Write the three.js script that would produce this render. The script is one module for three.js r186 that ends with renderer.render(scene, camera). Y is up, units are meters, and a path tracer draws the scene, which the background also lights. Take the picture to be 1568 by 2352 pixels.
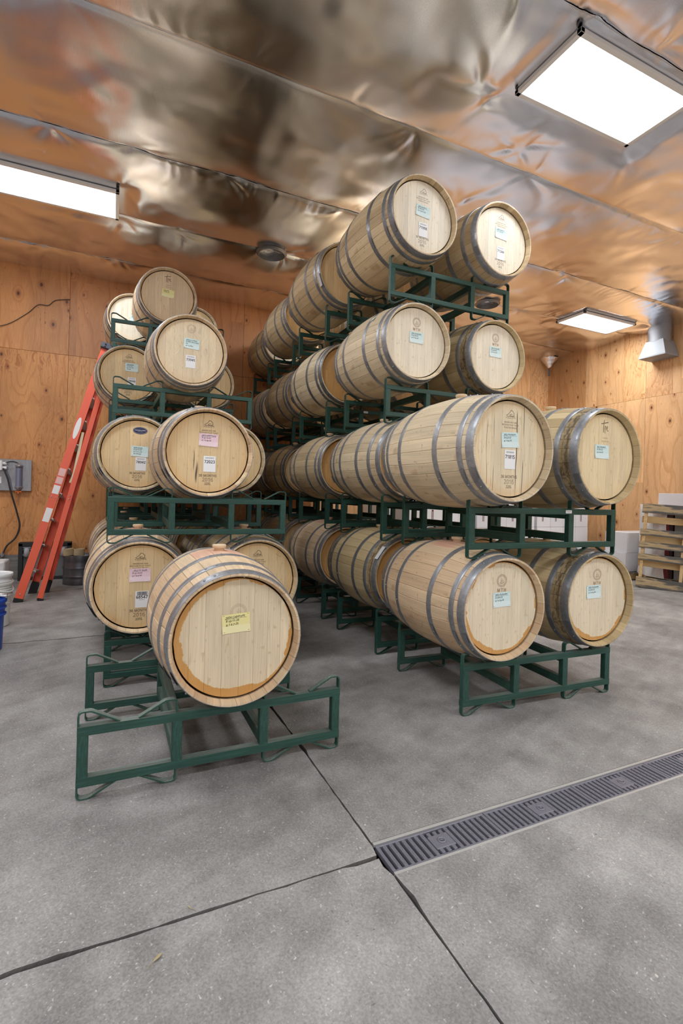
import * as THREE from 'three';
import { mergeGeometries, toCreasedNormals } from 'three/addons/utils/BufferGeometryUtils.js';
import { RoundedBoxGeometry } from 'three/addons/geometries/RoundedBoxGeometry.js';
import { RectAreaLightUniformsLib } from 'three/addons/lights/RectAreaLightUniformsLib.js';

// ---------------------------------------------------------------- camera, light, exposure
RectAreaLightUniformsLib.init();
const scene = new THREE.Scene();
scene.background = new THREE.Color(0x000000);
const camera = new THREE.PerspectiveCamera(2 * Math.atan(1176 / 1143) * 180 / Math.PI, 1568 / 2352, 0.05, 60);
camera.position.set(0, 1.284, 0);
camera.rotation.order = 'YXZ';
camera.rotation.set(0, -0.43205, 0.02703);
camera.setViewOffset(1568, 2352, 0, 43, 1568, 2352);
const renderer = new THREE.WebGLRenderer({ antialias: true });
renderer.toneMapping = THREE.LinearToneMapping;
renderer.toneMappingExposure = 1.0;
renderer.shadowMap.enabled = true;
const LAMP = 24.5, LAMP_COLOR = new THREE.Color().setRGB(0.94, 0.985, 1.02), LAMP_GLOW = 2.2;

// room: x right along the drain, y up, depth d runs away from the camera (world z = -d)
const CEIL = 4.32, XR = 8.58, XL = -8.2, DB = 8.0, DF = -8.0;

// ---------------------------------------------------------------- helpers
let seed = 20;
const rnd = () => { seed = (seed * 1664525 + 1013904223) >>> 0; return seed / 4294967296; };
const rr = (a, b) => a + (b - a) * rnd();
const clamp = (x, a = 0, b = 1) => Math.min(b, Math.max(a, x));
const smooth = (a, b, x) => { const t = clamp((x - a) / (b - a)); return t * t * (3 - 2 * t); };
const HASH = new Float32Array(65536); for (let i = 0; i < 65536; i++) HASH[i] = rnd();
function vnoise(x, y) {
  const xi = Math.floor(x), yi = Math.floor(y); let fx = x - xi, fy = y - yi;
  fx = fx * fx * (3 - 2 * fx); fy = fy * fy * (3 - 2 * fy);
  const a = (xi & 255) | ((yi & 255) << 8), b = ((xi + 1) & 255) | ((yi & 255) << 8), c = (xi & 255) | (((yi + 1) & 255) << 8), d = ((xi + 1) & 255) | (((yi + 1) & 255) << 8);
  return (HASH[a] * (1 - fx) + HASH[b] * fx) * (1 - fy) + (HASH[c] * (1 - fx) + HASH[d] * fx) * fy;
}
function fbm(x, y, o = 4) { let s = 0, a = 0.5, n = 0; for (let i = 0; i < o; i++) { s += a * vnoise(x, y); n += a; a *= 0.5; x = x * 2.03 + 17.1; y = y * 2.03 + 9.7; } return s / n; }

const counts = {};
function numbered(n) { const k = counts[n] ?? 0; counts[n] = k + 1; return k ? n + '_' + String(k).padStart(3, '0') : n; }
function shade(o) { o.castShadow = true; o.receiveShadow = true; return o; }
function part(name, geo, mat, parent, x = 0, y = 0, z = 0, ry = 0) {
  const m = shade(new THREE.Mesh(geo, mat)); m.name = numbered(name); m.position.set(x, y, z); m.rotation.y = ry; parent.add(m); return m;
}
function tag(o, label, category, group, kind) {
  if (label) o.userData.label = label; if (category) o.userData.category = category;
  if (group) o.userData.group = group; if (kind) o.userData.kind = kind; return o;
}
function thing(name, label, category, x, y, d, turn = 0, group) {
  const g = new THREE.Group(); g.name = numbered(name); g.position.set(x, y, -d); g.rotation.y = turn; scene.add(g);
  return tag(g, label, category, group);
}
function structure(name) { const g = new THREE.Group(); g.name = name; g.userData.kind = 'structure'; scene.add(g); return g; }
const bx = (w, h, d, x = 0, y = 0, z = 0, r = 0.003) => { const g = new RoundedBoxGeometry(w, h, d, 1, Math.min(r, w / 2.1, h / 2.1, d / 2.1)); g.translate(x, y, z); return g; };
const plainBox = (w, h, d, x = 0, y = 0, z = 0) => { const g = new THREE.BoxGeometry(w, h, d); g.translate(x, y, z); return g; };
const flat = (g) => { const q = g.index ? g.toNonIndexed() : g; for (const k of Object.keys(q.attributes)) if (!['position', 'normal', 'uv'].includes(k)) q.deleteAttribute(k); return q; };
const join = (...gs) => mergeGeometries(gs.map(flat));
const tube = (pts, r, seg = 24, rad = 8) => new THREE.TubeGeometry(new THREE.CatmullRomCurve3(pts.map((p) => new THREE.Vector3(...p))), seg, r, rad);
const lathe = (prof, seg = 40) => new THREE.LatheGeometry(prof.map((p) => new THREE.Vector2(p[0], p[1])), seg);
function dataTex(w, h, fn, srgb = true) {
  const a = new Uint8Array(w * h * 4), o = [0, 0, 0];
  for (let j = 0; j < h; j++) for (let i = 0; i < w; i++) { fn(i / w, j / h, o, i, j); const k = (j * w + i) * 4; a[k] = clamp(o[0], 0, 255); a[k + 1] = clamp(o[1], 0, 255); a[k + 2] = clamp(o[2], 0, 255); a[k + 3] = 255; }
  const t = new THREE.DataTexture(a, w, h, THREE.RGBAFormat); t.wrapS = t.wrapT = THREE.RepeatWrapping; t.magFilter = THREE.LinearFilter; t.minFilter = THREE.LinearMipmapLinearFilter; t.generateMipmaps = true;
  if (srgb) t.colorSpace = THREE.SRGBColorSpace; t.needsUpdate = true; return t;
}
function canvasTex(w, h, draw) {
  const c = document.createElement('canvas'); c.width = w; c.height = h; draw(c.getContext('2d'), w, h);
  const t = new THREE.CanvasTexture(c); t.colorSpace = THREE.SRGBColorSpace; return t;
}
const std = (o) => new THREE.MeshStandardMaterial(o);
const mixc = (o, r, g, b, t) => { o[0] += (r - o[0]) * t; o[1] += (g - o[1]) * t; o[2] += (b - o[2]) * t; };

// ---------------------------------------------------------------- materials
const concreteTex = dataTex(2048, 2048, (u, v, o) => {
  const x = u * 4, y = v * 4, w = (a) => { const s = smooth(0.9, 1, u), t = smooth(0.9, 1, v); return (a(x, y) * (1 - s) + a(x - 4, y) * s) * (1 - t) + (a(x, y - 4) * (1 - s) + a(x - 4, y - 4) * s) * t; };
  const big = w((a, b) => fbm(a * 1.6 + 40, b * 1.6 + 40, 4)), mid = w((a, b) => fbm(a * 9 + 80, b * 6 + 80, 3)), streak = w((a, b) => vnoise(a * 4 + b * 2 + 60, b * 22 - a * 9 + 160));
  const fine = vnoise(x * 210, y * 210), grit = vnoise(x * 420 + 7, y * 420);
  let t = 134 + (big - 0.5) * 52 + (mid - 0.5) * 34 + (streak - 0.5) * 12 + (fine - 0.5) * 22 + (grit - 0.5) * 20;
  o[0] = t + 1; o[1] = t - 1.5; o[2] = t - 3;
  const spot = vnoise(x * 150 + 33 + y * 40, y * 150 + 5 - x * 60); if (spot > 0.9) mixc(o, 215, 210, 202, (spot - 0.9) * 9);
  const pit = vnoise(x * 90 + 3, y * 90 + 50); if (pit > 0.955) mixc(o, 70, 66, 64, (pit - 0.955) * 14);
});
const concreteMat = std({ map: concreteTex, bumpMap: concreteTex, bumpScale: 0.0012, roughness: 0.72, vertexColors: true });
const curbMat = std({ map: concreteTex, color: 0xd8d6d2, roughness: 0.85 });
const darkMat = std({ color: 0x17140f, roughness: 0.95 });
const gritMat = std({ color: 0x2a2623, roughness: 1 });

function plywood(sd, knots, wild) {
  const K = []; for (let i = 0; i < knots; i++) K.push([rr(0.05, 0.95) * 1.235, rr(0.03, 0.97) * 2.83, rr(0.008, 0.02), rnd()]);
  return dataTex(768, 1536, (u, v, o) => {
    const x = u * 1.235, y = v * 2.83; let h = x * 7 + fbm(x * 2.2 + sd, y * 0.55 + sd, 3) * (4 + wild * 6) + fbm(x * 9 + sd, y * 2.6, 2) * (0.35 + wild * 1.1), core = 0, halo = 0;
    for (const k of K) {
      const dx = x - k[0], dy = (y - k[1]) * 0.62, d = Math.hypot(dx, dy); if (d > 0.22) continue;
      h += 1.5 * Math.exp(-d * d / 0.0022) * (k[3] > 0.5 ? 1 : -1);
      core = Math.max(core, smooth(k[2], k[2] * 0.55, d)); halo = Math.max(halo, smooth(k[2] * 3, k[2], d));
    }
    const f = h - Math.floor(h), late = smooth(0.55, 0.93, f) * smooth(1.0, 0.95, f);
    const board = vnoise(Math.floor(x / 0.31 + 0.3 * Math.sin(sd)) * 7.3 + sd, 4.5);
    const pore = vnoise(x * 330, y * 16 + sd);
    let L = 1 + (board - 0.5) * 0.13 + (fbm(x * 3 + sd, y * 1.2, 3) - 0.5) * 0.22 + (pore - 0.5) * 0.1;
    o[0] = 238 * L; o[1] = 197 * L; o[2] = 150 * L;
    mixc(o, 196, 140, 92, late * 0.32); mixc(o, 170, 112, 72, halo * 0.45); mixc(o, 82, 52, 34, core * 0.85);
    if (wild > 0.5) { const sq = vnoise(x * 70 + 6 * fbm(x * 12, y * 9, 2), y * 22 + 3 * vnoise(x * 30, y * 10) + sd), m = smooth(0.55, 1.0, sq) * smooth(0.34, 0.7, fbm(x * 2 + 3, y * 1.4 + sd, 2)); mixc(o, 172, 108, 64, m * 0.55); }
    const nick = vnoise(x * 60 + sd * 3, y * 34); if (nick > 0.955) mixc(o, 92, 62, 42, (nick - 0.955) * 16);
    const scuff = vnoise(x * 8 + 9, y * 30 + sd); if (scuff > 0.86) mixc(o, 226, 190, 150, (scuff - 0.86) * 1.6);
  });
}
const plyTex = [plywood(3.1, 17, 0.25), plywood(11.7, 9, 1.0), plywood(23.3, 26, 0.05)];
const plyMats = {};
function plyMat(i, hex) { return (plyMats[i + hex] ??= std({ map: plyTex[i], bumpMap: plyTex[i], bumpScale: 0.0008, color: hex, roughness: 0.5 })); }

const foilBump = dataTex(256, 256, (u, v, o) => {
  const a = u * 24, b = v * 24, g = Math.pow(Math.abs(Math.sin(a * Math.PI)), 0.5) * Math.pow(Math.abs(Math.sin(b * Math.PI)), 0.5);
  o[0] = o[1] = o[2] = 90 + 110 * g + 30 * vnoise(u * 60, v * 60);
}, false);
foilBump.repeat.set(10, 10);
const foilMat = std({ color: new THREE.Color().setRGB(0.86, 0.885, 0.95), metalness: 1, roughness: 0.13, bumpMap: foilBump, bumpScale: 0.0004 });
const foilTapeMat = std({ color: 0xd6d4d2, metalness: 1, roughness: 0.3 });

// oak
const OAK = [[222, 196, 156], [198, 168, 126], [236, 214, 176]];
const staveTex = dataTex(1024, 1024, (u, v, o) => {
  const x = u * 1.0, y = v * 1.0; // metres, grain along x
  const wob = fbm(x * 3, y * 14, 2) * 0.02, g1 = vnoise(x * 5 + 3, (y + wob) * 260), g2 = vnoise(x * 14, (y + wob) * 700 + 9), broad = fbm(x * 2.2 + 5, y * 16, 3), ray = vnoise(x * 60 + 20, y * 180);
  let L = 1 + (g1 - 0.5) * 0.08 + (g2 - 0.5) * 0.06 + (broad - 0.5) * 0.17;
  o[0] = 212 * L; o[1] = 196 * L; o[2] = 168 * L;
  if (ray > 0.8) mixc(o, 232, 208, 168, (ray - 0.8) * 1.6);
  const dirt = fbm(x * 7 + 50, y * 9 + 4, 3); mixc(o, 150, 118, 86, smooth(0.6, 0.8, dirt) * 0.35);
  const spot = vnoise(x * 45 + 8, y * 45); if (spot > 0.93) mixc(o, 105, 78, 54, (spot - 0.93) * 6);
});
const stainTex = dataTex(512, 256, (u, v, o) => {
  const x = u, y = v * 0.25, g1 = vnoise(x * 5 + 3, y * 260), broad = fbm(x * 2.2 + 5, y * 16, 3); let L = 1 + (g1 - 0.5) * 0.16 + (broad - 0.5) * 0.2;
  o[0] = 212 * L; o[1] = 196 * L; o[2] = 168 * L;
  const s = Math.abs(x - 0.5) + (fbm(x * 12, y * 20 + 7, 3) - 0.5) * 0.16; mixc(o, 200, 140, 132, smooth(0.24, 0.0, s) * 0.5);
});
const mouldTex = dataTex(1024, 512, (u, v, o) => {
  const x = u, y = v * 0.5, g1 = vnoise(x * 5 + 3, y * 260), broad = fbm(x * 2.2 + 5, y * 16, 3); const L = 1 + (g1 - 0.5) * 0.08 + (broad - 0.5) * 0.17; o[0] = 212 * L; o[1] = 196 * L; o[2] = 168 * L;
  const e = Math.min(x - 0.025, 0.975 - x), band = smooth(0.045, 0.075, e) * smooth(0.17, 0.1, e), n = fbm(x * 70, y * 40, 4) * 0.75 + 0.25 * vnoise(x * 260, y * 150), near = smooth(0.1, 0.07, e); mixc(o, 66, 60, 52, band * smooth(0.4, 0.72, n + 0.1 * near) * 0.8); mixc(o, 128, 112, 92, band * 0.4);
});
// families of oak: pale, tan, brown, weathered
const FAM = { pale: [[1.0, 0.985, 0.96], [0.92, 0.89, 0.85], [1.06, 1.05, 1.03]], tan: [[0.93, 0.87, 0.78], [0.84, 0.77, 0.67], [1.0, 0.95, 0.87]], brown: [[0.78, 0.68, 0.55], [0.7, 0.59, 0.46], [0.86, 0.76, 0.62]], rosy: [[1.0, 0.93, 0.88], [0.94, 0.85, 0.79], [1.04, 0.99, 0.95]], olive: [[0.85, 0.79, 0.64], [0.78, 0.71, 0.56], [0.92, 0.87, 0.72]] };
const staveMats = {}; for (const f in FAM) staveMats[f] = FAM[f].map((c) => std({ map: staveTex, bumpMap: staveTex, bumpScale: 0.0003, color: new THREE.Color().setRGB(c[0] ** 1.6, c[1] ** 1.6, c[2] ** 1.6), roughness: 0.62 }));
const mouldMat = FAM_OLIVE => std({ map: mouldTex, color: FAM_OLIVE, roughness: 0.65 });
const mouldMats = FAM.olive.map((c) => mouldMat(new THREE.Color().setRGB(c[0] ** 1.2, c[1] ** 1.2, c[2] ** 1.2)));
const stainMats = {}; for (const f in FAM) stainMats[f] = std({ map: stainTex, color: new THREE.Color().setRGB(...FAM[f][0].map((c) => c ** 1.6)), roughness: 0.6 });
const hoopTex = dataTex(512, 64, (u, v, o) => { const t = 214 + (fbm(u * 40, v * 6, 4) - 0.5) * 44 + (vnoise(u * 300, v * 40) - 0.5) * 16; o[0] = t; o[1] = t; o[2] = t + 3; });
const hoopRough = dataTex(512, 64, (u, v, o) => { const t = 108 + (fbm(u * 30 + 9, v * 5, 3) - 0.5) * 90; o[0] = o[1] = o[2] = t; }, false);
const hoopMats = [0xb0b2b5, 0x9fa1a4, 0xbec0c3].map((c) => std({ color: c, map: hoopTex, metalness: 0.55, roughness: 1, roughnessMap: hoopRough }));
const bungMat = std({ color: 0xdcc3a2, roughness: 0.55 });

const BOARDS = [-0.272, -0.206, -0.137, -0.062, 0.017, 0.083, 0.149, 0.211, 0.272];
function headTexture(opt) {
  const S = opt.size ?? 768, c = document.createElement('canvas'); c.width = c.height = S; const g = c.getContext('2d');
  const px = (m) => (m / 0.56 + 0.5) * S, len = (m) => m / 0.56 * S;
  g.fillStyle = '#000'; g.strokeStyle = '#000'; g.textAlign = 'center'; g.textBaseline = 'middle';
  const text = (s, y, h, st = 'bold', fam = 'sans-serif', x = 0) => { g.font = `${st} ${len(h)}px ${fam}`; g.fillText(s, px(x), px(-y)); };
  if (opt.logo) {   // burned swoosh over a small word and three lines
    const y = px(-0.195), x = px(0); g.lineWidth = len(0.0035); g.beginPath(); g.moveTo(x - len(0.032), y + len(0.008)); g.quadraticCurveTo(x - len(0.004), y - len(0.006), x + len(0.002), y - len(0.024)); g.quadraticCurveTo(x + len(0.03), y - len(0.016), x + len(0.026), y + len(0.004)); g.quadraticCurveTo(x + len(0.01), y + len(0.016), x - len(0.006), y + len(0.004)); g.quadraticCurveTo(x + len(0.006), y - len(0.006), x + len(0.012), y + len(0.002)); g.stroke();
    g.beginPath(); g.moveTo(x - len(0.028), y + len(0.012)); g.lineTo(x + len(0.034), y + len(0.011)); g.stroke();
    g.lineWidth = len(0.0025); for (let i = -3; i <= 3; i++) { g.beginPath(); g.arc(x + len(i * 0.0105), y + len(0.02), len(0.0028), 0.4 + i, 4.6 + i); g.stroke(); }
    text('AMERICAN OAK', 0.149, 0.0125); text('MEDIUM PLUS TOAST', 0.134, 0.0125); text('TOASTED HEADS', 0.119, 0.0125);
    g.save(); g.translate(px(0.155), px(-0.178)); g.rotate(0.62); g.font = `bold ${len(0.009)}px monospace`; g.fillText('57 46 47', 0, 0); g.restore();
  }
  if (opt.months) { g.lineWidth = len(0.0016); g.font = `${len(0.022)}px sans-serif`; g.strokeText('36 MONTHS', px(0), px(0.158)); g.font = `${len(0.034)}px sans-serif`; g.strokeText('2016', px(0), px(0.186)); g.font = `${len(0.02)}px sans-serif`; g.strokeText('225L', px(0.0), px(0.214)); }
  if (opt.crest) {  // round burned crest over three letters
    const y = px(-(opt.crestY ?? 0.16)), x = px(opt.crestX ?? 0); g.lineWidth = len(0.002);
    for (let i = 0; i < 30; i++) { const a = i / 30 * 6.283; g.beginPath(); g.arc(x + Math.cos(a) * len(0.034), y + Math.sin(a) * len(0.034), len(0.0036), 0, 6.3); g.stroke(); }
    g.beginPath(); g.arc(x, y, len(0.027), 0, 6.3); g.stroke(); g.lineWidth = len(0.003); g.beginPath(); g.arc(x, y, len(0.018), 0.5, 2.6); g.stroke();
    for (const [a, b, h] of [[-0.007, 0.006, 0.02], [0, 0.002, 0.03], [0.007, 0.006, 0.02]]) { g.beginPath(); g.moveTo(x + len(a), y + len(0.015)); g.quadraticCurveTo(x + len(a + b), y, x + len(a), y + len(0.015 - h)); g.stroke(); }
    if (opt.crest > 1) { g.font = `${len(0.026)}px sans-serif`; g.strokeText('M T H', x, y + len(0.056)); }
  }
  if (opt.script) { // brushed script
    const y = px(-0.185), x = px(-0.005); g.lineWidth = len(0.0055); g.lineCap = 'round'; g.beginPath(); g.moveTo(x - len(0.006), y - len(0.045)); g.quadraticCurveTo(x - len(0.016), y, x - len(0.012), y + len(0.03)); g.stroke(); g.beginPath(); g.moveTo(x - len(0.032), y - len(0.022)); g.lineTo(x + len(0.03), y - len(0.034)); g.stroke();
    g.lineWidth = len(0.004); g.beginPath(); g.moveTo(x + len(0.001), y - len(0.008)); g.quadraticCurveTo(x - len(0.002), y + len(0.02), x + len(0.003), y + len(0.036)); g.moveTo(x, y); g.quadraticCurveTo(x + len(0.01), y - len(0.02), x + len(0.012), y + len(0.012)); g.quadraticCurveTo(x + len(0.02), y - len(0.016), x + len(0.026), y - len(0.006)); g.quadraticCurveTo(x + len(0.016), y + len(0.03), x + len(0.034), y + len(0.018)); g.stroke();
    text('COOPERS', 0.118, 0.011, 'normal'); text('VINTAGE OAK', 0.098, 0.011, 'normal');
  }
  const ink = g.getImageData(0, 0, S, S).data, sd = opt.seed ?? 1, base = opt.base ?? [226, 196, 150], bt = []; for (let i = 0; i < 8; i++) bt.push((vnoise(i * 3.7 + sd * 5, sd) - 0.5) * 0.075);
  const fig = opt.figure ?? 0;
  return dataTex(S, S, (u, v, o, i, j) => {
    const X = (u - 0.5) * 0.56, Y = (v - 0.5) * 0.56, r = Math.hypot(X, Y); let b = 0; while (b < 7 && X > BOARDS[b + 1]) b++;
    const off = b * 13 + sd * 31, wob = fbm(X * 18 + off, Y * 5, 2) * 0.012 + fig * fbm(X * 9 + off, Y * 7 + off, 2) * 0.09;
    const g1 = vnoise((X + wob) * 300 + off, Y * 6), g2 = vnoise((X + wob) * 760 + off, Y * 16 + 3), br = fbm(X * 14 + off, Y * 5 + off, 3);
    const L = 1 + bt[b] + (g1 - 0.5) * 0.06 + (g2 - 0.5) * 0.055 + (br - 0.5) * 0.08;
    o[0] = base[0] * L; o[1] = base[1] * L; o[2] = base[2] * L;
    const fleck = vnoise(X * 90 + off, Y * 34 + off); if (fleck > 0.84) mixc(o, base[0] * 0.82, base[1] * 0.76, base[2] * 0.66, (fleck - 0.84) * 3);
    if (opt.crack) for (const [cx, w] of opt.crack) { const d = Math.abs(X - cx - (fbm(Y * 7 + cx * 90, 3, 2) - 0.5) * 0.016), m = smooth(0.18, 0.5, vnoise(Y * 7 + cx * 40, 7)); mixc(o, 52, 40, 32, smooth(w, w * 0.3, d) * m * 0.85); }
    if (opt.ring) { const a = Math.atan2(Y, X), e = opt.ring - 0.026 * fbm(Math.cos(a) * 1.5 + sd * 3, Math.sin(a) * 1.5 + sd, 2) + 0.012 * Math.sin(a + 0.9) - 0.01 * smooth(0.62, 0.7, vnoise(a * 3.2 + sd, 2)) + 0.004 * (vnoise(a * 40, 3) - 0.5); mixc(o, 196, 134, 58, smooth(e, e + 0.005, r) * (0.66 + 0.2 * br)); }
    if (opt.edge) mixc(o, 188, 138, 78, smooth(0.2, 0.27, r + (br - 0.5) * 0.05) * opt.edge);
    const k = ((S - 1 - j) * S + i) * 4 + 3; if (ink[k]) mixc(o, opt.inkTone ?? 66, (opt.inkTone ?? 66) * 0.74, (opt.inkTone ?? 66) * 0.55, ink[k] / 255 * (opt.ink ?? 0.85) * (0.75 + 0.25 * g2));
  });
}
const GOLD = [222, 194, 150], PALE = [230, 213, 182], CREAM = [233, 222, 202];
const HEADS = {
  crestRing: { crest: 1, crestX: 0.01, crestY: 0.115, ring: 0.262, base: [222, 204, 174], seed: 2, size: 1024, ink: 0.3, inkTone: 110 },
  logoGold: { logo: 1, months: 1, base: GOLD, edge: 0.3, seed: 3, size: 768, figure: 0.3 },
  logoCrack: { logo: 1, months: 1, base: GOLD, edge: 0.3, seed: 4, crack: [[-0.075, 0.009], [-0.035, 0.006], [-0.09, 0.004]], figure: 0.4 },
  logoPaleCrack: { logo: 1, months: 1, base: PALE, edge: 0.25, seed: 5, size: 1024, crack: [[0.052, 0.0045], [-0.12, 0.002], [0.1, 0.003], [-0.165, 0.002]], figure: 0.3, ink: 0.7 },
  logoPale: { logo: 1, months: 1, base: CREAM, seed: 6, edge: 0.06, ink: 0.65 },
  crestPale: { crest: 2, base: CREAM, seed: 7, edge: 0.06, ink: 0.7, inkTone: 120 },
  crestRingPale: { crest: 2, ring: 0.268, base: [228, 214, 188], seed: 8, size: 1024, ink: 0.7, inkTone: 120 },
  crestFigure: { crest: 1, crestY: 0.19, base: [228, 209, 178], seed: 9, figure: 1.4, edge: 0.12, ink: 0.4, inkTone: 120 },
  script: { script: 1, base: [226, 206, 168], seed: 10, edge: 0.12, figure: 0.6 },
  scriptTan: { script: 1, base: [216, 190, 156], seed: 14, edge: 0.15, figure: 0.3 },
  badge: { months: 1, base: GOLD, seed: 11, edge: 0.25 },
  plain: { base: [230, 200, 152], seed: 12, edge: 0.15, size: 512 },
  plainAmber: { base: [218, 172, 112], seed: 13, edge: 0.3, size: 512, figure: 0.8 },
  plainCream: { base: CREAM, seed: 15, edge: 0.15, size: 512 },
};
const headMats = {}; for (const k in HEADS) { const t = headTexture(HEADS[k]); headMats[k] = std({ map: t, bumpMap: t, bumpScale: 0.0002, roughness: 0.6 }); }

// ---------------------------------------------------------------- barrel shapes
const BL = 0.95, HALF = BL / 2, RB = 0.348, RH = 0.2965;
const RS = (s) => RB - (RB - RH) * (2 * s / BL) ** 2;
function staveGeo(a0, a1, uo, vo, w) {
  const S = [-0.475, -0.44, -0.4, -0.33, -0.25, -0.17, -0.085, 0, 0.085, 0.17, 0.25, 0.33, 0.4, 0.44, 0.475], P = [], U = [];
  const ring = S.map((s) => {
    const R = RS(s), e = HALF - Math.abs(s), ri = e < 0.001 ? R - 0.009 : R - 0.027, g = 0.0006 / R, b = 0.0026 / R, am = (a0 + a1) / 2;
    return [[R - 0.0016, a0 + g], [R, a0 + g + b], [R + 0.0004, am], [R, a1 - g - b], [R - 0.0016, a1 - g], [ri, a1 - g], [ri, am], [ri, a0 + g]].map(([r, a]) => [r * Math.cos(a), r * Math.sin(a), s, (a - a0) / (a1 - a0) * w]);
  });
  const quad = (a, b, c, d) => { for (const p of [a, b, c, a, c, d]) { P.push(p[0], p[1], p[2]); U.push(uo + p[2] + 0.5, vo + p[3]); } };
  for (let i = 0; i + 1 < S.length; i++) for (let k = 0; k < 8; k++) { const n = (k + 1) % 8; quad(ring[i][k], ring[i][n], ring[i + 1][n], ring[i + 1][k]); }
  for (const [q, f] of [[ring[0], 1], [ring[S.length - 1], 0]]) for (const t of [[0, 1, 6, 7], [1, 2, 6, 6], [2, 3, 6, 6], [3, 4, 5, 6]]) { const v = t.map((x) => q[x]); f ? quad(v[0], v[3], v[2], v[1]) : quad(...v); }
  const g = new THREE.BufferGeometry(); g.setAttribute('position', new THREE.Float32BufferAttribute(P, 3)); g.setAttribute('uv', new THREE.Float32BufferAttribute(U, 2)); return toCreasedNormals(g, 0.45);
}
const STAVES = [0, 1, 2].map((set) => {
  const n = 27, w = []; for (let i = 0; i < n; i++) w.push(i === 0 ? 1.25 : rr(0.72, 1.22)); const tot = w.reduce((a, b) => a + b), out = []; let a = Math.PI / 2 - w[0] / tot * Math.PI;
  for (let i = 0; i < n; i++) { const da = w[i] / tot * 2 * Math.PI, st = i === 0 || i === 1 || i === n - 1; out.push({ geo: staveGeo(a, a + da, set === 2 || st ? 0 : rnd(), st && set < 2 ? 0.08 * ((i + 1) % n) : rnd(), da * 0.34), stain: st, tone: Math.floor(rnd() * 3) }); a += da; }
  return out;
});
function hoopGeo(c, w) {
  const P = [], seg = 72, t = 0.0028, s0 = c - w / 2, s1 = c + w / 2, prof = [[RS(s0) - 0.002, s0], [RS(s0) + t - 0.0006, s0], [RS(s0) + t, s0 + 0.0008], [RS(c) + t + 0.0004, c], [RS(s1) + t, s1 - 0.0008], [RS(s1) + t - 0.0006, s1], [RS(s1) - 0.002, s1]];
  const U = [], pt = (k, i) => { const a = i / seg * 2 * Math.PI; return [prof[k][0] * Math.cos(a), prof[k][0] * Math.sin(a), prof[k][1], i / seg * 4, (prof[k][1] - s0) / 0.06]; };
  for (let i = 0; i < seg; i++) for (let k = 0; k + 1 < prof.length; k++) for (const p of [pt(k, i), pt(k, i + 1), pt(k + 1, i + 1), pt(k, i), pt(k + 1, i + 1), pt(k + 1, i)]) { P.push(p[0], p[1], p[2]); U.push(p[3], p[4]); }
  const g = new THREE.BufferGeometry(); g.setAttribute('position', new THREE.Float32BufferAttribute(P, 3)); g.setAttribute('uv', new THREE.Float32BufferAttribute(U, 2));
  const gs = [toCreasedNormals(g, 0.5)];
  const lap = new THREE.CylinderGeometry(RS(c) + t + 0.0028, RS(c) + t + 0.0028, w - 0.004, 8, 1, true, 0, 0.22); lap.rotateX(Math.PI / 2); lap.rotateZ(0.35 - Math.PI / 2 + 0.05); lap.translate(0, 0, c); gs.push(lap);
  for (const a of [Math.PI / 2 - 0.1, Math.PI / 2 + 0.06, Math.PI + 0.35, -0.5]) { const s = new THREE.SphereGeometry(0.0055, 8, 5); s.scale(1, 1, 1); s.translate((RS(c) + t + 0.001) * Math.cos(a + c), (RS(c) + t + 0.001) * Math.sin(a + c), c); gs.push(s); }
  return join(...gs);
}
const HOOPSET = [[0.0275, 0.053, 0.099, 0.036, 0.288, 0.04], [0.0275, 0.053, 0.142, 0.038, 0.318, 0.042]].map(([h, hw, q, qw, b, bw]) => [1, -1].flatMap((s) => [hoopGeo(s * (HALF - h), hw), hoopGeo(s * (HALF - q), qw), hoopGeo(s * (HALF - b), bw)]));
const HR = 0.2705;
const boardGeos = BOARDS.slice(0, 8).map((x0, i) => {
  const a = Math.max(x0, -HR + 1e-4) + (i ? 0.0002 : 0), b = Math.min(BOARDS[i + 1], HR - 1e-4) - (i < 7 ? 0.0002 : 0), n = 8, sh = new THREE.Shape(), yy = (x) => Math.sqrt(Math.max(0, HR * HR - x * x)) - 0.0015;
  for (let k = 0; k <= n; k++) { const x = a + (b - a) * k / n; k ? sh.lineTo(x, yy(x)) : sh.moveTo(x, yy(x)); }
  for (let k = n; k >= 0; k--) { const x = a + (b - a) * k / n; sh.lineTo(x, -yy(x)); }
  const g = new THREE.ExtrudeGeometry(sh, { depth: 0.02, bevelEnabled: true, bevelThickness: 0.001, bevelSize: 0.0005, bevelOffset: -0.0005, bevelSegments: 1 });
  const p = g.attributes.position, u = g.attributes.uv; for (let k = 0; k < p.count; k++) u.setXY(k, p.getX(k) / 0.56 + 0.5, p.getY(k) / 0.56 + 0.5);
  g.translate(0, 0, HALF - 0.042 - 0.021); return g;
});
const backHeadGeo = (() => { const g = mergeGeometries(boardGeos.map((b) => b.clone())); g.rotateY(Math.PI); return g; })();
const bungGeo = lathe([[0, -0.02], [0.022, -0.02], [0.027, 0.012], [0.036, 0.013], [0.037, 0.027], [0.034, 0.03], [0.02, 0.03], [0.018, 0.024], [0, 0.024]], 20);
bungGeo.translate(0, RB, 0);

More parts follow.
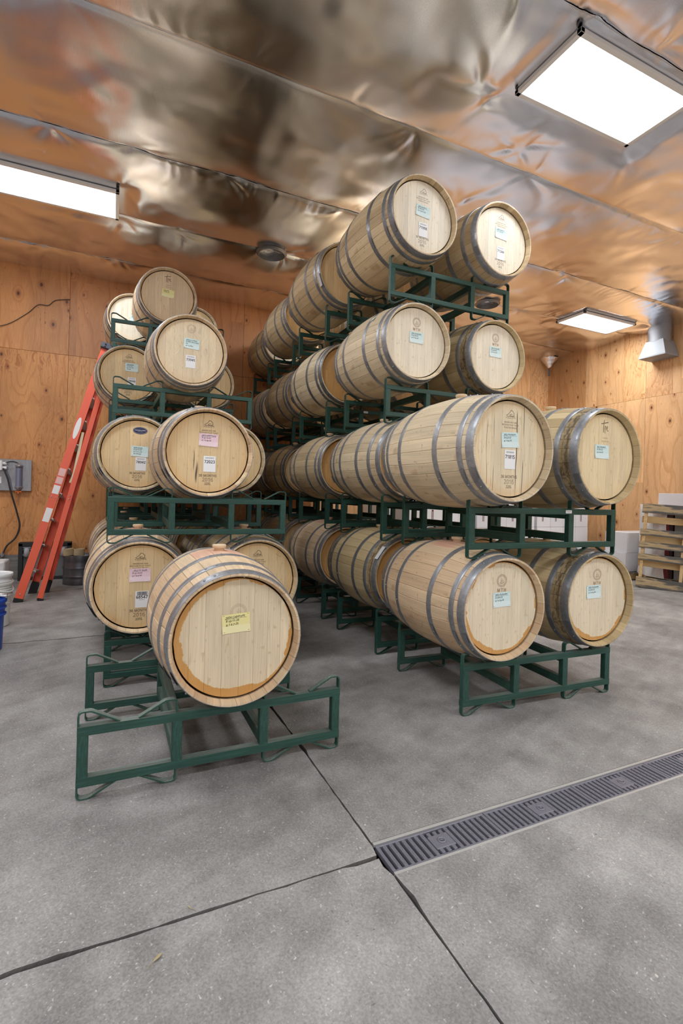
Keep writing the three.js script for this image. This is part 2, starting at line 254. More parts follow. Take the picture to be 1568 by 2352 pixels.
const INKS = 'rgba(28,34,44,0.88)';
const cardMats = {};
function cardMat(color, lines) {
  return (cardMats[color + lines.join('|')] ??= std({ roughness: 0.85, map: canvasTex(256, 176, (g, w, h) => {
    g.fillStyle = color; g.fillRect(0, 0, w, h); g.fillStyle = 'rgba(255,255,255,0.25)'; g.fillRect(0, h * 0.62, w, h * 0.38); g.fillStyle = INKS; g.strokeStyle = INKS; g.textBaseline = 'alphabetic';
    lines.forEach((s, i) => { g.save(); g.translate(24 + (i ? 8 : 6), 40 + i * 34); g.rotate(-0.03); g.transform(1, 0, -0.22, 1, 0, 0); g.font = `bold ${i ? 27 : 28}px sans-serif`; let x = 0; for (const ch of s) { g.fillText(ch, x, (vnoise(x * 0.13, i * 5 + s.length) - 0.5) * 7); x += g.measureText(ch).width * 0.92; } g.restore(); });
    g.lineWidth = 2; g.beginPath(); g.moveTo(26, 46); g.lineTo(Math.min(230, 30 + lines[0].length * 15), 42); g.stroke();
    g.fillStyle = 'rgba(70,70,70,0.9)'; for (const [a, b] of [[10, 8], [230, 8], [10, 160], [232, 162]]) g.fillRect(a, b, 14, 3);
  }) }));
}
const plateMats = {};
function plateMat(num, bars) {
  return (plateMats[num] ??= std({ roughness: 0.6, map: canvasTex(192, 256, (g, w) => {
    g.fillStyle = '#f1f1f3'; g.fillRect(0, 0, 192, 256); g.fillStyle = '#15161a';
    if (bars) { let x = 22; while (x < 170) { const k = 1 + Math.floor(rnd() * 4); g.fillRect(x, 8, k, 56); x += k + 1 + Math.floor(rnd() * 3); } g.fillRect(56, 132, 80, 4); } else for (let x = 30; x < 160; x += 15) { g.fillRect(x, 22, 10, 5); g.fillRect(x + (x % 4), 30, 9, 5); g.fillRect(x, 38, 5, 6); }
    g.font = 'bold 68px sans-serif'; g.textAlign = 'center'; g.fillText(num, w / 2, 116, 170);
  }) }));
}
const cardGeo = (() => { const g = new THREE.BoxGeometry(0.128, 0.086, 0.0006, 10, 6, 1), p = g.attributes.position; for (let i = 0; i < p.count; i++) { const x = p.getX(i) / 0.064, y = p.getY(i) / 0.043; p.setZ(i, p.getZ(i) + 0.0035 * Math.abs(x) ** 3 * smooth(-0.2, -1, y)); } g.computeVertexNormals(); return g; })();
const plateGeo = bx(0.082, 0.108, 0.0008, 0, 0, 0, 0.0003);
const badgeMat = std({ roughness: 0.5, map: canvasTex(256, 128, (g) => { g.fillStyle = '#23264a'; g.fillRect(0, 0, 256, 128); g.strokeStyle = '#c9cbe0'; g.lineWidth = 3; g.beginPath(); g.ellipse(128, 64, 116, 54, 0, 0, 6.3); g.stroke(); g.fillStyle = '#d8daea'; g.font = 'bold 26px serif'; g.textAlign = 'center'; g.fillText('TONNELLERIE', 128, 68, 190); g.fillRect(84, 84, 88, 3); }) });
const badgeGeo = (() => { const g = new THREE.CylinderGeometry(0.055, 0.055, 0.0012, 32); g.rotateX(Math.PI / 2); g.scale(1, 0.52, 1); const p = g.attributes.position, u = g.attributes.uv; for (let i = 0; i < p.count; i++) u.setXY(i, p.getX(i) / 0.112 + 0.5, p.getY(i) / 0.058 + 0.5); return g; })();
const tagMat = std({ color: 0xd7e6da, roughness: 0.8 });
const whiteTapeMat = std({ color: 0xd9d9dc, roughness: 0.7 });

let barrelNo = 0;
// d = depth of the front rim, yc = height of the axis
function barrel(x, d, yc, o) {
  const yaw = o.yaw ?? 0, dx = Math.sin(yaw) * HALF, dz = Math.cos(yaw) * HALF;
  const t = thing('wine_barrel', o.label, 'barrel', x - dx, yc - RB, d + dz, yaw, o.group), k = barrelNo++, body = new THREE.Vector3(0, RB, 0), fam = o.fam ?? 'pale';
  STAVES[fam === 'olive' ? 2 : k % 2].forEach((s, i) => { part('stave', s.geo, fam === 'olive' ? mouldMats[(s.tone + k) % 3] : s.stain && o.stain ? stainMats[fam] : staveMats[fam][(s.tone + k) % 3], t).position.copy(body); });
  boardGeos.forEach((g) => { part('head_board', g, headMats[o.head], t).position.copy(body); });
  part('back_head', backHeadGeo, headMats.plain, t).position.copy(body);
  HOOPSET[o.hoops ?? k % 2].forEach((g, i) => { part('hoop', g, hoopMats[(k + i * (o.mixHoops ? 1 : 0)) % 3], t).position.copy(body); });
  if (o.bung !== 0) tag(part('bung', bungGeo, bungMat, t, 0, RB, 0), 'tan silicone bung');
  const zf = HALF - 0.0415 + 0.0008;
  if (o.card) { const m = part('note_card', cardGeo, cardMat(o.card[0], o.card[1]), t, o.card[2] ?? 0, RB + (o.card[3] ?? 0.05), zf + 0.001); m.rotation.z = o.card[4] ?? 0; m.userData.label = `${{ [BLUE]: 'pale blue', [PINK]: 'pink', [YELLOW]: 'yellow' }[o.card[0]]} handwritten note card`; }
  if (o.plate) tag(part('number_plate', plateGeo, plateMat(o.plate[0], o.plate[3]), t, o.plate[1] ?? 0, RB + (o.plate[2] ?? -0.08), zf + 0.0004), `white plate with the number ${o.plate[0]}`);
  if (o.badge) tag(part('badge', badgeGeo, badgeMat, t, 0.015, RB + 0.19, zf + 0.0006), 'dark blue oval cooper badge');
  if (o.hoopTag) { const a = o.hoopTag, R = RS(HALF - 0.03) + 0.006, m = part('hoop_tag', bx(0.05, 0.12, 0.002), whiteTapeMat, t, Math.cos(a) * R, RB + Math.sin(a) * R, HALF - 0.03); m.rotation.set(0, 0, 0); m.lookAt(m.position.clone().add(new THREE.Vector3(Math.cos(a), Math.sin(a), -0.1)).applyMatrix4(t.matrixWorld)); m.rotation.set(0, 0, 0); m.rotateZ(a); m.rotateY(Math.PI / 2); m.rotateZ(0); }
  if (o.sideTag) { const a = o.sideTag, R = RS(0.19) + 0.003, m = part('side_tag', bx(0.002, 0.04, 0.05), tagMat, t, Math.cos(a) * R, RB + Math.sin(a) * R, 0.215); m.rotation.z = a; }
  return t;
}
const BLUE = '#d4eaea', PINK = '#ecccd6', YELLOW = '#ece2a0';

// ---------------------------------------------------------------- rack shapes
const RW = 1.174, RD = 0.8, RT = 0.363;
const paintTex = dataTex(256, 256, (u, v, o) => { const n = fbm(u * 9, v * 9, 4), f = vnoise(u * 90, v * 90); const t = 200 + (n - 0.5) * 70; o[0] = t; o[1] = t; o[2] = t; if (f > 0.9) mixc(o, 255, 255, 255, 0.7); if (n > 0.68) mixc(o, 235, 245, 240, 0.4); });
const dusty = (g, hex, dust) => { const n = g.attributes.normal, p = g.attributes.position, a = new THREE.Color(hex), b = new THREE.Color(0x9aa49c), c = []; for (let i = 0; i < n.count; i++) { const t = n.getY(i) > 0.75 ? dust * (0.55 + 0.8 * vnoise(p.getX(i) * 9 + 40, p.getZ(i) * 9 + p.getY(i) * 7)) : 0; c.push(a.r + (b.r - a.r) * t, a.g + (b.g - a.g) * t, a.b + (b.b - a.b) * t); } g.setAttribute('color', new THREE.Float32BufferAttribute(c, 3)); return g; };
const greenMat = std({ color: 0x2f5f54, map: paintTex, roughness: 0.42, metalness: 0.15 }), greenDark = std({ color: 0x2a5850, map: paintTex, roughness: 0.45, metalness: 0.15 }), greenDusty = std({ vertexColors: true, color: 0xffffff, map: paintTex, roughness: 0.6, metalness: 0.1 });
const railGeo = bx(RW, 0.037, 0.038, 0, 0, 0, 0.004), postGeo = bx(0.042, 0.18, 0.038, 0, 0, 0, 0.004), crossGeo = bx(0.04, 0.05, RD - 0.076, 0, 0, 0, 0.004);
let barFlipGeo, barFlipXGeo;
function ribbon(pts, t, depth) {
  const L = [], Rr = []; for (let i = 0; i < pts.length; i++) { const a = pts[Math.max(0, i - 1)], b = pts[Math.min(pts.length - 1, i + 1)], dx = b[0] - a[0], dy = b[1] - a[1], l = Math.hypot(dx, dy); L.push([pts[i][0] - dy / l * t / 2, pts[i][1] + dx / l * t / 2]); Rr.push([pts[i][0] + dy / l * t / 2, pts[i][1] - dx / l * t / 2]); }
  const sh = new THREE.Shape(); [...L, ...Rr.reverse()].forEach((p, i) => (i ? sh.lineTo(...p) : sh.moveTo(...p)));
  const g = new THREE.ExtrudeGeometry(sh, { depth: depth - 0.002, bevelEnabled: true, bevelSize: 0.0008, bevelThickness: 0.001, bevelSegments: 1 }); g.translate(0, 0, -depth / 2 + 0.001); return g;
}
// outer end at x=0, rising from the rail, rounded top, then sloping down to the rail at x=0.155
const barPts = [[0.003, -0.036], [0.003, 0.04]]; for (let i = 1; i <= 6; i++) { const a = Math.PI - i / 6 * Math.PI / 2; barPts.push([0.022 + 0.019 * Math.cos(a), 0.04 + 0.0185 * Math.sin(a)]); }
barPts.push([0.042, 0.0585]); for (let i = 1; i <= 4; i++) { const a = Math.PI / 2 - i / 4 * 0.5; barPts.push([0.042 + 0.03 * Math.cos(a), 0.0285 + 0.03 * Math.sin(a)]); } barPts.push([0.158, 0.002]);
const barGeo = ribbon(barPts, 0.0055, 0.03); barFlipGeo = barGeo.clone().rotateZ(Math.PI); barFlipXGeo = barGeo.clone().rotateX(Math.PI);
const stickerMat = std({ roughness: 0.5, map: canvasTex(256, 96, (g) => { g.fillStyle = '#e9e9ea'; g.fillRect(0, 0, 256, 96); g.fillStyle = '#222'; for (let i = 0; i < 11; i++) g.fillRect(34 + i * 17, 34, 11, 9 + (i * 7) % 5); g.fillStyle = '#999'; g.fillRect(60, 62, 130, 5); }) });
const longBox = (w, h, d, n) => { const g = new THREE.BoxGeometry(w, h, d, n, 1, 1); return g; };
const GREEN = 0x37655a, dustyParts = { rail: dusty(longBox(RW, 0.037, 0.038, 24), GREEN, 0.75), post: dusty(postGeo.clone(), GREEN, 0), cross: dusty(crossGeo.clone(), 0x3f6a5e, 0.7), bar: dusty(barGeo.clone(), 0x3c6f60, 0.6), barFlip: dusty(barGeo.clone().rotateZ(Math.PI), 0x3c6f60, 0.8), barFlipX: dusty(barGeo.clone().rotateX(Math.PI), 0x3c6f60, 0.8) };
function rack(x, d, y, yaw, label, group, o = {}) {
  const D = o.dusty ? dustyParts : { rail: railGeo, post: postGeo, cross: crossGeo, bar: barGeo, barFlip: barFlipGeo, barFlipX: barFlipXGeo };
  const t = thing('barrel_rack', label, 'rack', x + Math.cos(0) * 0 - Math.sin(yaw) * RD / 2, y, d + Math.cos(yaw) * RD / 2, yaw, group), m = o.mat ?? greenMat;
  for (const f of [1, -1]) {
    const z = f * (RD / 2 - 0.019);
    part('top_rail', D.rail, m, t, 0, 0.283, z); part('bottom_rail', D.rail, m, t, 0, 0.0735, z);
    for (const px of [-RW / 2 + 0.021, -0.196, 0.196, RW / 2 - 0.021]) part('post', D.post, m, t, px, 0.178, z);
    for (const c of [-0.391, 0.391]) for (const s of [1, -1]) {
      const b = part('cradle_bar', D.bar, m, t, c - s * 0.196, 0.3015, z); if (s < 0) b.rotation.y = Math.PI;
      part('foot_bar', s < 0 ? D.barFlip : D.barFlipX, m, t, c - s * 0.196, 0.0615, z);
    }
  }
  for (const px of [-0.196, 0.196]) for (const py of [0.262, 0.118]) part('cross_tube', D.cross, m, t, px, py, 0);
  if (o.sticker !== undefined) tag(part('rack_sticker', plainBox(0.05, 0.02, 0.001), stickerMat, t, o.sticker, 0.283, RD / 2 + 0.0008), 'small white sticker');
  return t;
}

// ---------------------------------------------------------------- floor
const floor = structure('floor');
part('subgrade', plainBox(XR - XL, 0.2, DB - DF, (XR + XL) / 2, -0.2, -(DB + DF) / 2), gritMat, floor);
function slab(x0, x1, d0, d1, rough = [1, 1, 1, 1]) {  // rough: left, right, near, far edges chipped
  const st = 0.05, nx = Math.max(2, Math.round((x1 - x0) / st)), nd = Math.max(2, Math.round((d1 - d0) / st)), P = [], U = [], C = [], I = [];
  const jag = (a, s) => -0.0015 + vnoise(a * 9 + s, s) * 0.003 + vnoise(a * 27 + s, s * 2) * 0.005 + 0.009 * smooth(0.72, 0.92, vnoise(a * 6 + s, 9));
  const pt = (i, j) => { let x = x0 + (x1 - x0) * i / nx, d = d0 + (d1 - d0) * j / nd; if (i === 0 && rough[0]) x += 0.0016 + jag(d, 3); if (i === nx && rough[1]) x -= 0.0016 + jag(d, 8); if (j === 0 && rough[2]) d += 0.0016 + jag(x, 5); if (j === nd && rough[3]) d -= 0.0016 + jag(x, 6); return [x, d]; };
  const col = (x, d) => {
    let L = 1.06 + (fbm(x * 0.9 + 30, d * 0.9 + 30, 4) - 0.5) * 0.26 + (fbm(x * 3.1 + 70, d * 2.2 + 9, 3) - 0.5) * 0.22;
    L *= 1 - 0.12 * smooth(0.55, 0.75, fbm(x * 1.7 + 7, d * 5 + x * 2, 3)); L += 0.1 * smooth(0.6, 0.8, fbm(x * 1.2 + 90, d * 2.6 + 3, 3)); L += 0.16 * smooth(3.0, 4.6, x + 0.5 * fbm(x * 2, d * 4, 3)) + 0.05 * smooth(0.6, -0.4, x); L *= 1 - 0.2 * smooth(0.5, 0.8, fbm(x * 0.9 + 3, d * 6 + x * 3.4, 3)) * smooth(2.6, 4, x) * smooth(4.2, 3, d); return L;  // lighter to the right and slightly left: floor brightness painted into the colour
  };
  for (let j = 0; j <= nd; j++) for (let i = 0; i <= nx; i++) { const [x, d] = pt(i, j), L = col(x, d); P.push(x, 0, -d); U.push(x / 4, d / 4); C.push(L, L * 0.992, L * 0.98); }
  for (let j = 0; j < nd; j++) for (let i = 0; i < nx; i++) { const a = j * (nx + 1) + i, b = a + 1, c = a + nx + 1, e = c + 1; I.push(a, b, e, a, e, c); }
  const edge = []; for (let i = 0; i <= nx; i++) edge.push(i); for (let j = 1; j <= nd; j++) edge.push(j * (nx + 1) + nx); for (let i = nx - 1; i >= 0; i--) edge.push(nd * (nx + 1) + i); for (let j = nd - 1; j >= 0; j--) edge.push(j * (nx + 1));
  const b0 = P.length / 3; edge.forEach((e) => { P.push(P[e * 3], 0, P[e * 3 + 2]); P.push(P[e * 3], -0.1, P[e * 3 + 2]); for (let q = 0; q < 2; q++) { U.push(U[e * 2] + q * 0.02, U[e * 2 + 1]); C.push(0.62, 0.6, 0.58); } });
  for (let k = 0; k + 1 < edge.length; k++) { const a = b0 + k * 2; I.push(a, a + 1, a + 3, a, a + 3, a + 2); }
  const g = new THREE.BufferGeometry(); g.setAttribute('position', new THREE.Float32BufferAttribute(P, 3)); g.setAttribute('uv', new THREE.Float32BufferAttribute(U, 2)); g.setAttribute('color', new THREE.Float32BufferAttribute(C, 3)); g.setIndex(I); g.computeVertexNormals();
  part('concrete_slab', g, concreteMat, floor);
}
const JX = 0.897, D0 = 1.437, D1 = 1.605;
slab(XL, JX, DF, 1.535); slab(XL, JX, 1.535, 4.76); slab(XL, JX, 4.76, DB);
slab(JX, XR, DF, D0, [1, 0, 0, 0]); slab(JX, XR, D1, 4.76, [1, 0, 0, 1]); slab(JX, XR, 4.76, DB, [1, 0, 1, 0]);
// trench drain
{
  const iron = std({ color: 0x9796a0, roughness: 0.5, metalness: 0.4, map: hoopTex, bumpMap: hoopTex, bumpScale: 0.0008 }), rim = std({ color: 0xb9b7b4, roughness: 0.5, metalness: 0.35 });
  const x0 = JX + 0.006, n = 14, gl = 0.5, dm = (D0 + D1) / 2, w = D1 - D0 - 0.028;
  const t = thing('trench_drain', 'long slotted iron trench drain set in the concrete floor', 'drain', x0, -0.002, dm);
  part('channel', join(plainBox(n * gl, 0.01, w, n * gl / 2, -0.085, 0), plainBox(n * gl, 0.08, 0.006, n * gl / 2, -0.05, w / 2), plainBox(n * gl, 0.08, 0.006, n * gl / 2, -0.05, -w / 2)), darkMat, t);
  for (const s of [1, -1]) part('edge_rail', bx(n * gl, 0.03, 0.013, n * gl / 2, -0.014, s * (w / 2 + 0.0075), 0.001), rim, t);
  const side = bx(gl - 0.004, 0.02, 0.011, gl / 2, -0.012, 0), cap = bx(0.014, 0.02, w - 0.02, 0, -0.012, 0), bar = join(bx(0.0155, 0.018, w - 0.02, 0, -0.0125, 0, 0.003), ...[-0.36, -0.12, 0.12, 0.36].map((q) => { const s = new THREE.SphereGeometry(0.0035, 6, 4); s.translate(0, -0.0035, q * (w - 0.02)); return s; })), shortBar = bx(0.0155, 0.018, 0.026, 0, -0.0125, 0, 0.003);
  const lock = join(bx(0.085, 0.02, w - 0.02 - 0.052, 0, -0.0125, 0), new THREE.TorusGeometry(0.013, 0.004, 6, 18).rotateX(Math.PI / 2).translate(0, -0.002, 0), new THREE.CylinderGeometry(0.006, 0.006, 0.004, 6).translate(0, -0.001, 0));
  for (let k = 0; k < n; k++) {
    const g = part('grate', join(side.clone().translate(0, 0, w / 2 - 0.006), side.clone().translate(0, 0, -w / 2 + 0.006), cap.clone().translate(0.009, 0, 0), cap.clone().translate(gl - 0.009, 0, 0)), iron, t, k * gl, 0, 0);
    part('lock_plate', lock, iron, g, gl / 2, 0, 0);
    for (let i = 1; i < 18; i++) { const x = 0.009 + i * (gl - 0.018) / 18; if (Math.abs(x - gl / 2) < 0.045) { for (const s of [1, -1]) part('bar', shortBar, iron, g, x, 0, s * (w / 2 - 0.028)); } else part('bar', bar, iron, g, x, 0, 0); }
  }
}

// ---------------------------------------------------------------- walls
function sheet(parent, w, h, x, y, z, ry, mi, hex) {
  const g = bx(w - 0.003, h - 0.003, 0.014, 0, 0, 0, 0.0015), p = g.attributes.position, u = g.attributes.uv, ox = rnd(), oy = rnd();
  for (let i = 0; i < p.count; i++) u.setXY(i, p.getX(i) / 1.235 + ox, p.getY(i) / 2.83 + oy);
  part('plywood_sheet', g, plyMat(mi, hex), parent, x, y, z, ry);
}
const SEAM = 3.12, BASE = 0.33, TOP = 4.42;
const wallBack = structure('wall_back');
part('wall_core', plainBox(XR - XL + 0.4, TOP + 0.2, 0.15, (XR + XL) / 2, (TOP + 0.2) / 2 - 0.1, -(DB + 0.1)), darkMat, wallBack);
part('concrete_curb', bx(XR - XL, BASE, 0.06, (XR + XL) / 2, BASE / 2, -(DB - 0.0), 0.006), curbMat, wallBack);
{
  const cols = []; for (let k = -7; k < 8; k++) cols.push(-0.6 + k * 1.235);
  cols.forEach((x, i) => { i += 1;
    const x0 = Math.max(x, XL), x1 = Math.min(x + 1.235, XR); if (x1 - x0 < 0.05) return;
    const warm = x < 2.4, lo = warm ? ['#e0c09c', '#dab892', '#e3c5a2'][i % 3] : ['#f8f0e8', '#f4eae0', '#fbf4ec'][i % 3], hi = warm ? ['#d6b29a', '#ddba98', '#d4b092'][i % 3] : ['#f6ece2', '#faf2e8', '#f2e6d8'][i % 3];
    sheet(wallBack, x1 - x0, SEAM - BASE, (x0 + x1) / 2, (SEAM + BASE) / 2, -(DB - 0.008), 0, warm ? 1 : i % 3, lo);
    sheet(wallBack, x1 - x0, TOP - SEAM, (x0 + x1) / 2, (TOP + SEAM) / 2, -(DB - 0.008), 0, warm ? (i % 2 ? 0 : 2) : (i + 1) % 3, hi);
  });
}
const wallRight = structure('wall_right');
part('wall_core', plainBox(0.15, TOP + 0.2, DB - DF + 0.4, XR + 0.1, (TOP + 0.2) / 2 - 0.1, -(DB + DF) / 2), darkMat, wallRight);
part('concrete_curb', bx(0.06, BASE, DB - DF, XR, BASE / 2, -(DB + DF) / 2, 0.006), curbMat, wallRight);
{
  const lo = [8, 7.02, 5.79, 4.55, 3.32, 2.08, 0.85, -0.39, -1.62, -2.85, -4.1, -5.4, -6.7, -8], hi = [8, 7.03, 6.78, 6.22, 5.79, 5.33, 4.55, 3.32, 2.08, 0.85, -0.39, -1.62, -2.85, -4.1, -5.4, -6.7, -8];
  const loC = ['#f7eee6', '#f9f1e8', '#f5eae0', '#f8efe6'], hiC = ['#cdbba8', '#f8f0e6', '#f6ecdf', '#f5e8d8', '#f0e2d6', '#f8efe4'];
  for (let i = 0; i + 1 < lo.length; i++) sheet(wallRight, lo[i] - lo[i + 1], SEAM - BASE, XR - 0.008, (SEAM + BASE) / 2, -(lo[i] + lo[i + 1]) / 2, -Math.PI / 2, [2, 0, 0, 1][i % 4], loC[i % 4]);
  for (let i = 0; i + 1 < hi.length; i++) sheet(wallRight, hi[i] - hi[i + 1], TOP - SEAM, XR - 0.008, (TOP + SEAM) / 2, -(hi[i] + hi[i + 1]) / 2, -Math.PI / 2, [0, 2, 0, 1, 1, 0][i % 6], hiC[Math.min(i, 5)]);
}
const wallLeft = structure('wall_left');
part('wall_core', plainBox(0.15, TOP + 0.2, DB - DF + 0.4, XL - 0.1, (TOP + 0.2) / 2 - 0.1, -(DB + DF) / 2), plyMat(1, '#dcc6b2'), wallLeft);
const wallFront = structure('wall_front');
part('wall_core', plainBox(XR - XL + 0.4, TOP + 0.2, 0.15, (XR + XL) / 2, (TOP + 0.2) / 2 - 0.1, -(DF - 0.1)), std({ color: 0xe6e4e0, roughness: 0.8 }), wallFront);

// ---------------------------------------------------------------- ceiling of reflective foil blankets
const ceiling = structure('ceiling');
part('roof_deck', plainBox(XR - XL + 0.4, 0.15, DB - DF + 0.4, (XR + XL) / 2, 4.52, -(DB + DF) / 2), darkMat, ceiling);
const SEAMS = [-8, -6.7, -5.4, -4.1, -2.8, -1.6, -0.4, 0.9, 2.22, 3.53, 4.87, 6.12, 7.35, 8.0];
const LAMPS = [[-0.625, 5.89, 25], [3.275, 2.575, 13], [7.43, 5.93, 25], [3.3, 5.9, 26], [7.43, 2.575, 34], [-0.625, 2.575, 27], [-4.5, 5.9, 30], [-4.5, 2.575, 42], [-4.5, -0.74, 34], [-4.5, -4.05, 30]]; for (const d of [-0.74, -4.05, -7.0]) for (const x of [-0.625, 3.275, 7.43]) LAMPS.push([x, d, 31]);  // far-left and behind-camera panels are unseen, added as fill
const pins = []; // staples along the seams
for (const s of SEAMS) for (let x = XL - 0.3; x < XR + 0.4; x += rr(0.42, 0.85)) pins.push([x, s + rr(-0.02, 0.02), rnd() < 0.55 ? rr(0.9, 1.8) : rr(0.1, 0.4)]);
for (const [x, d] of [[3.15, 2.9], [3.15, 3.3], [3.15, 4.2], [2.4, 2.9], [2.66, 2.3], [3.9, 2.3], [2.6, 2.9], [3.9, 2.9], [0.0, 6.2], [0.0, 5.55], [1.74, 6.07], [5.19, 6.07], [0.62, 6.2]]) pins.push([x, d, 1.5]);
for (const p of pins) { p[3] = []; const n = 3 + Math.floor(rnd() * 5); for (let i = 0; i < n; i++) p[3].push([rnd() * 6.283, rr(0.1, 0.34), rr(0.4, 1) * (rnd() < 0.3 ? -1 : 1)]); }
function foilY(x, d, d0, d1, sag) {
  const t = clamp((d - d0) / (d1 - d0)), e = 4 * t * (1 - t);
  let y = CEIL - sag * Math.sqrt(e) * (0.75 + 0.9 * (fbm(x * 0.8 + d0 * 7, d * 0.9, 2) - 0.35)) + (fbm(x * 1.5 + d0 * 3, d * 1.6 + 40, 3) - 0.5) * 0.085 * e;
  const ds = Math.min(d - d0, d1 - d), gm = smooth(0.42, 0.62, fbm(x * 0.9 + d0 * 5, d0 * 3 + (d - d0 < d1 - d ? 0 : 7), 2)), wv = x * 13 + 2.2 * fbm(x * 2 + d0, d * 3, 2) + ds * 3 * (vnoise(x * 0.7, d0) - 0.5);
  y += 0.011 * gm * Math.exp(-ds / 0.2) * (Math.abs(2 * vnoise(wv, d0 * 3.3) - 1) - 0.5) * smooth(0, 0.03, ds);
  for (const p of pins) {
    const dx = x - p[0]; if (dx > 0.75 || dx < -0.75) continue; const dd = d - p[1]; if (dd > 0.75 || dd < -0.75) continue;
    const r = Math.hypot(dx, dd); if (r > 0.75) continue; let q = 0.009 * Math.exp(-r * r / 0.03);
    for (const k of p[3]) { const c = Math.cos(k[0]), sn = Math.sin(k[0]), al = dx * c + dd * sn; if (al < 0) continue; const pr = dx * sn - dd * c + 0.03 * Math.sin(al * 9 + k[0] * 3), w = 0.016 + 0.11 * al; q += 0.017 * k[2] * Math.exp(-(pr * pr) / (w * w)) * Math.exp(-al / k[1]) * smooth(0, 0.13, al); }
    y += p[2] * q * smooth(0.75, 0.45, r);
  }
  for (const l of LAMPS) { const o = Math.max(Math.abs(x - l[0]) - 0.62, Math.abs(d - l[1]) - 0.29), k = smooth(0.22, 0.03, o); y += (Math.max(y, 4.325) - y) * k; }
  return Math.min(y, 4.43);
}
for (let k = 0; k + 1 < SEAMS.length; k++) {
  const d0 = SEAMS[k], d1 = SEAMS[k + 1], seen = d1 > 1.5, st = seen ? 0.024 : 0.12, nx = Math.round((XR - XL) / st), nd = Math.round((d1 - d0) / st), P = [], U = [], I = [], lift = (k % 2) * 0.004, sag = d1 > 7.9 ? 0.02 : 0.05;
  for (let j = 0; j <= nd; j++) for (let i = 0; i <= nx; i++) { const x = XL + (XR - XL) * i / nx, d = d0 + (d1 - d0) * j / nd; let y = foilY(x, d, d0, d1, sag) + lift; if (d1 > 7.9) y -= 0.06 * (d - d0) / (d1 - d0); P.push(x, y, -d); U.push(x, d); }
  for (let j = 0; j < nd; j++) for (let i = 0; i < nx; i++) { const a = j * (nx + 1) + i, b = a + 1, c = a + nx + 1, e = c + 1; I.push(a, e, b, a, c, e); }
  const g = new THREE.BufferGeometry(); g.setAttribute('position', new THREE.Float32BufferAttribute(P, 3)); g.setAttribute('uv', new THREE.Float32BufferAttribute(U, 2)); g.setIndex(I); g.computeVertexNormals();
  part('foil_blanket', g, foilMat, ceiling);
}
// folded seam lips
for (const s of SEAMS.slice(8, 13)) { const pts = []; for (let x = XL; x <= XR; x += 0.16) pts.push([x, CEIL + 0.006 + (vnoise(x * 6, s) - 0.5) * 0.012, -s + (vnoise(x * 4, s + 3) - 0.5) * 0.014]); part('seam_lip', tube(pts, 0.0022, 420, 5), foilTapeMat, ceiling); }

// lamps
const frameMat = std({ color: 0xf2f2f2, roughness: 0.5 }), glowMat = std({ color: 0xffffff, emissive: LAMP_COLOR, emissiveIntensity: LAMP_GLOW, roughness: 0.6 });
function lamp(x, d, label, w = 1.24, h = 0.58) {
  const t = thing('ceiling_light', label, 'ceiling light', x, 4.287, d, 0, 'flat panel lights under the foil ceiling');
  const bar = 0.035;
  part('light_frame', join(bx(w, 0.032, bar, 0, 0.016, h / 2 - bar / 2), bx(w, 0.032, bar, 0, 0.016, -h / 2 + bar / 2), bx(bar, 0.032, h, w / 2 - bar / 2, 0.016, 0), bx(bar, 0.032, h, -w / 2 + bar / 2, 0.016, 0), plainBox(w - 0.02, 0.008, h - 0.02, 0, 0.027, 0)), frameMat, t);
  part('diffuser', plainBox(w - 2 * bar, 0.01, h - 2 * bar, 0, 0.012, 0), glowMat, t);
  const l = new THREE.RectAreaLight(LAMP_COLOR, LAMP * LAMPS.find((q) => q[0] === x && q[1] === d)[2] / 26, w - 2 * bar, h - 2 * bar); l.position.set(0, 0.003, 0); l.rotation.x = -Math.PI / 2; l.name = numbered('panel_light'); t.add(l);
}
lamp(-0.625, 5.89, 'large white panel light at the left edge of the ceiling');
lamp(3.275, 2.575, 'largest white panel light at the top right of the ceiling');
lamp(7.43, 5.93, 'distant white panel light above the right wall corner');
lamp(3.3, 5.9, 'panel light hidden above the tallest barrels of the right row');
lamp(7.43, 2.575, 'panel light beyond the right edge of the picture'); lamp(-0.625, 2.575, 'panel light above the left edge of the picture');
for (const [d, w] of [[5.9, 'fourth'], [2.575, 'third'], [-0.74, 'second'], [-4.05, 'first']]) lamp(-4.5, d, `added fill panel light, ${w} place from the front wall, column beyond the left picture edge`);  // unseen column added to brighten the left side
for (const [d, w] of [[-0.74, 'first'], [-4.05, 'second'], [-7.0, 'third']]) { lamp(-0.625, d, `added left fill panel light of the ${w} row behind the camera`); lamp(3.275, d, `added middle fill panel light of the ${w} row behind the camera`); lamp(7.43, d, `added right fill panel light of the ${w} row behind the camera`); }  // unseen rows continue the grid, added for frontal light on the barrel heads

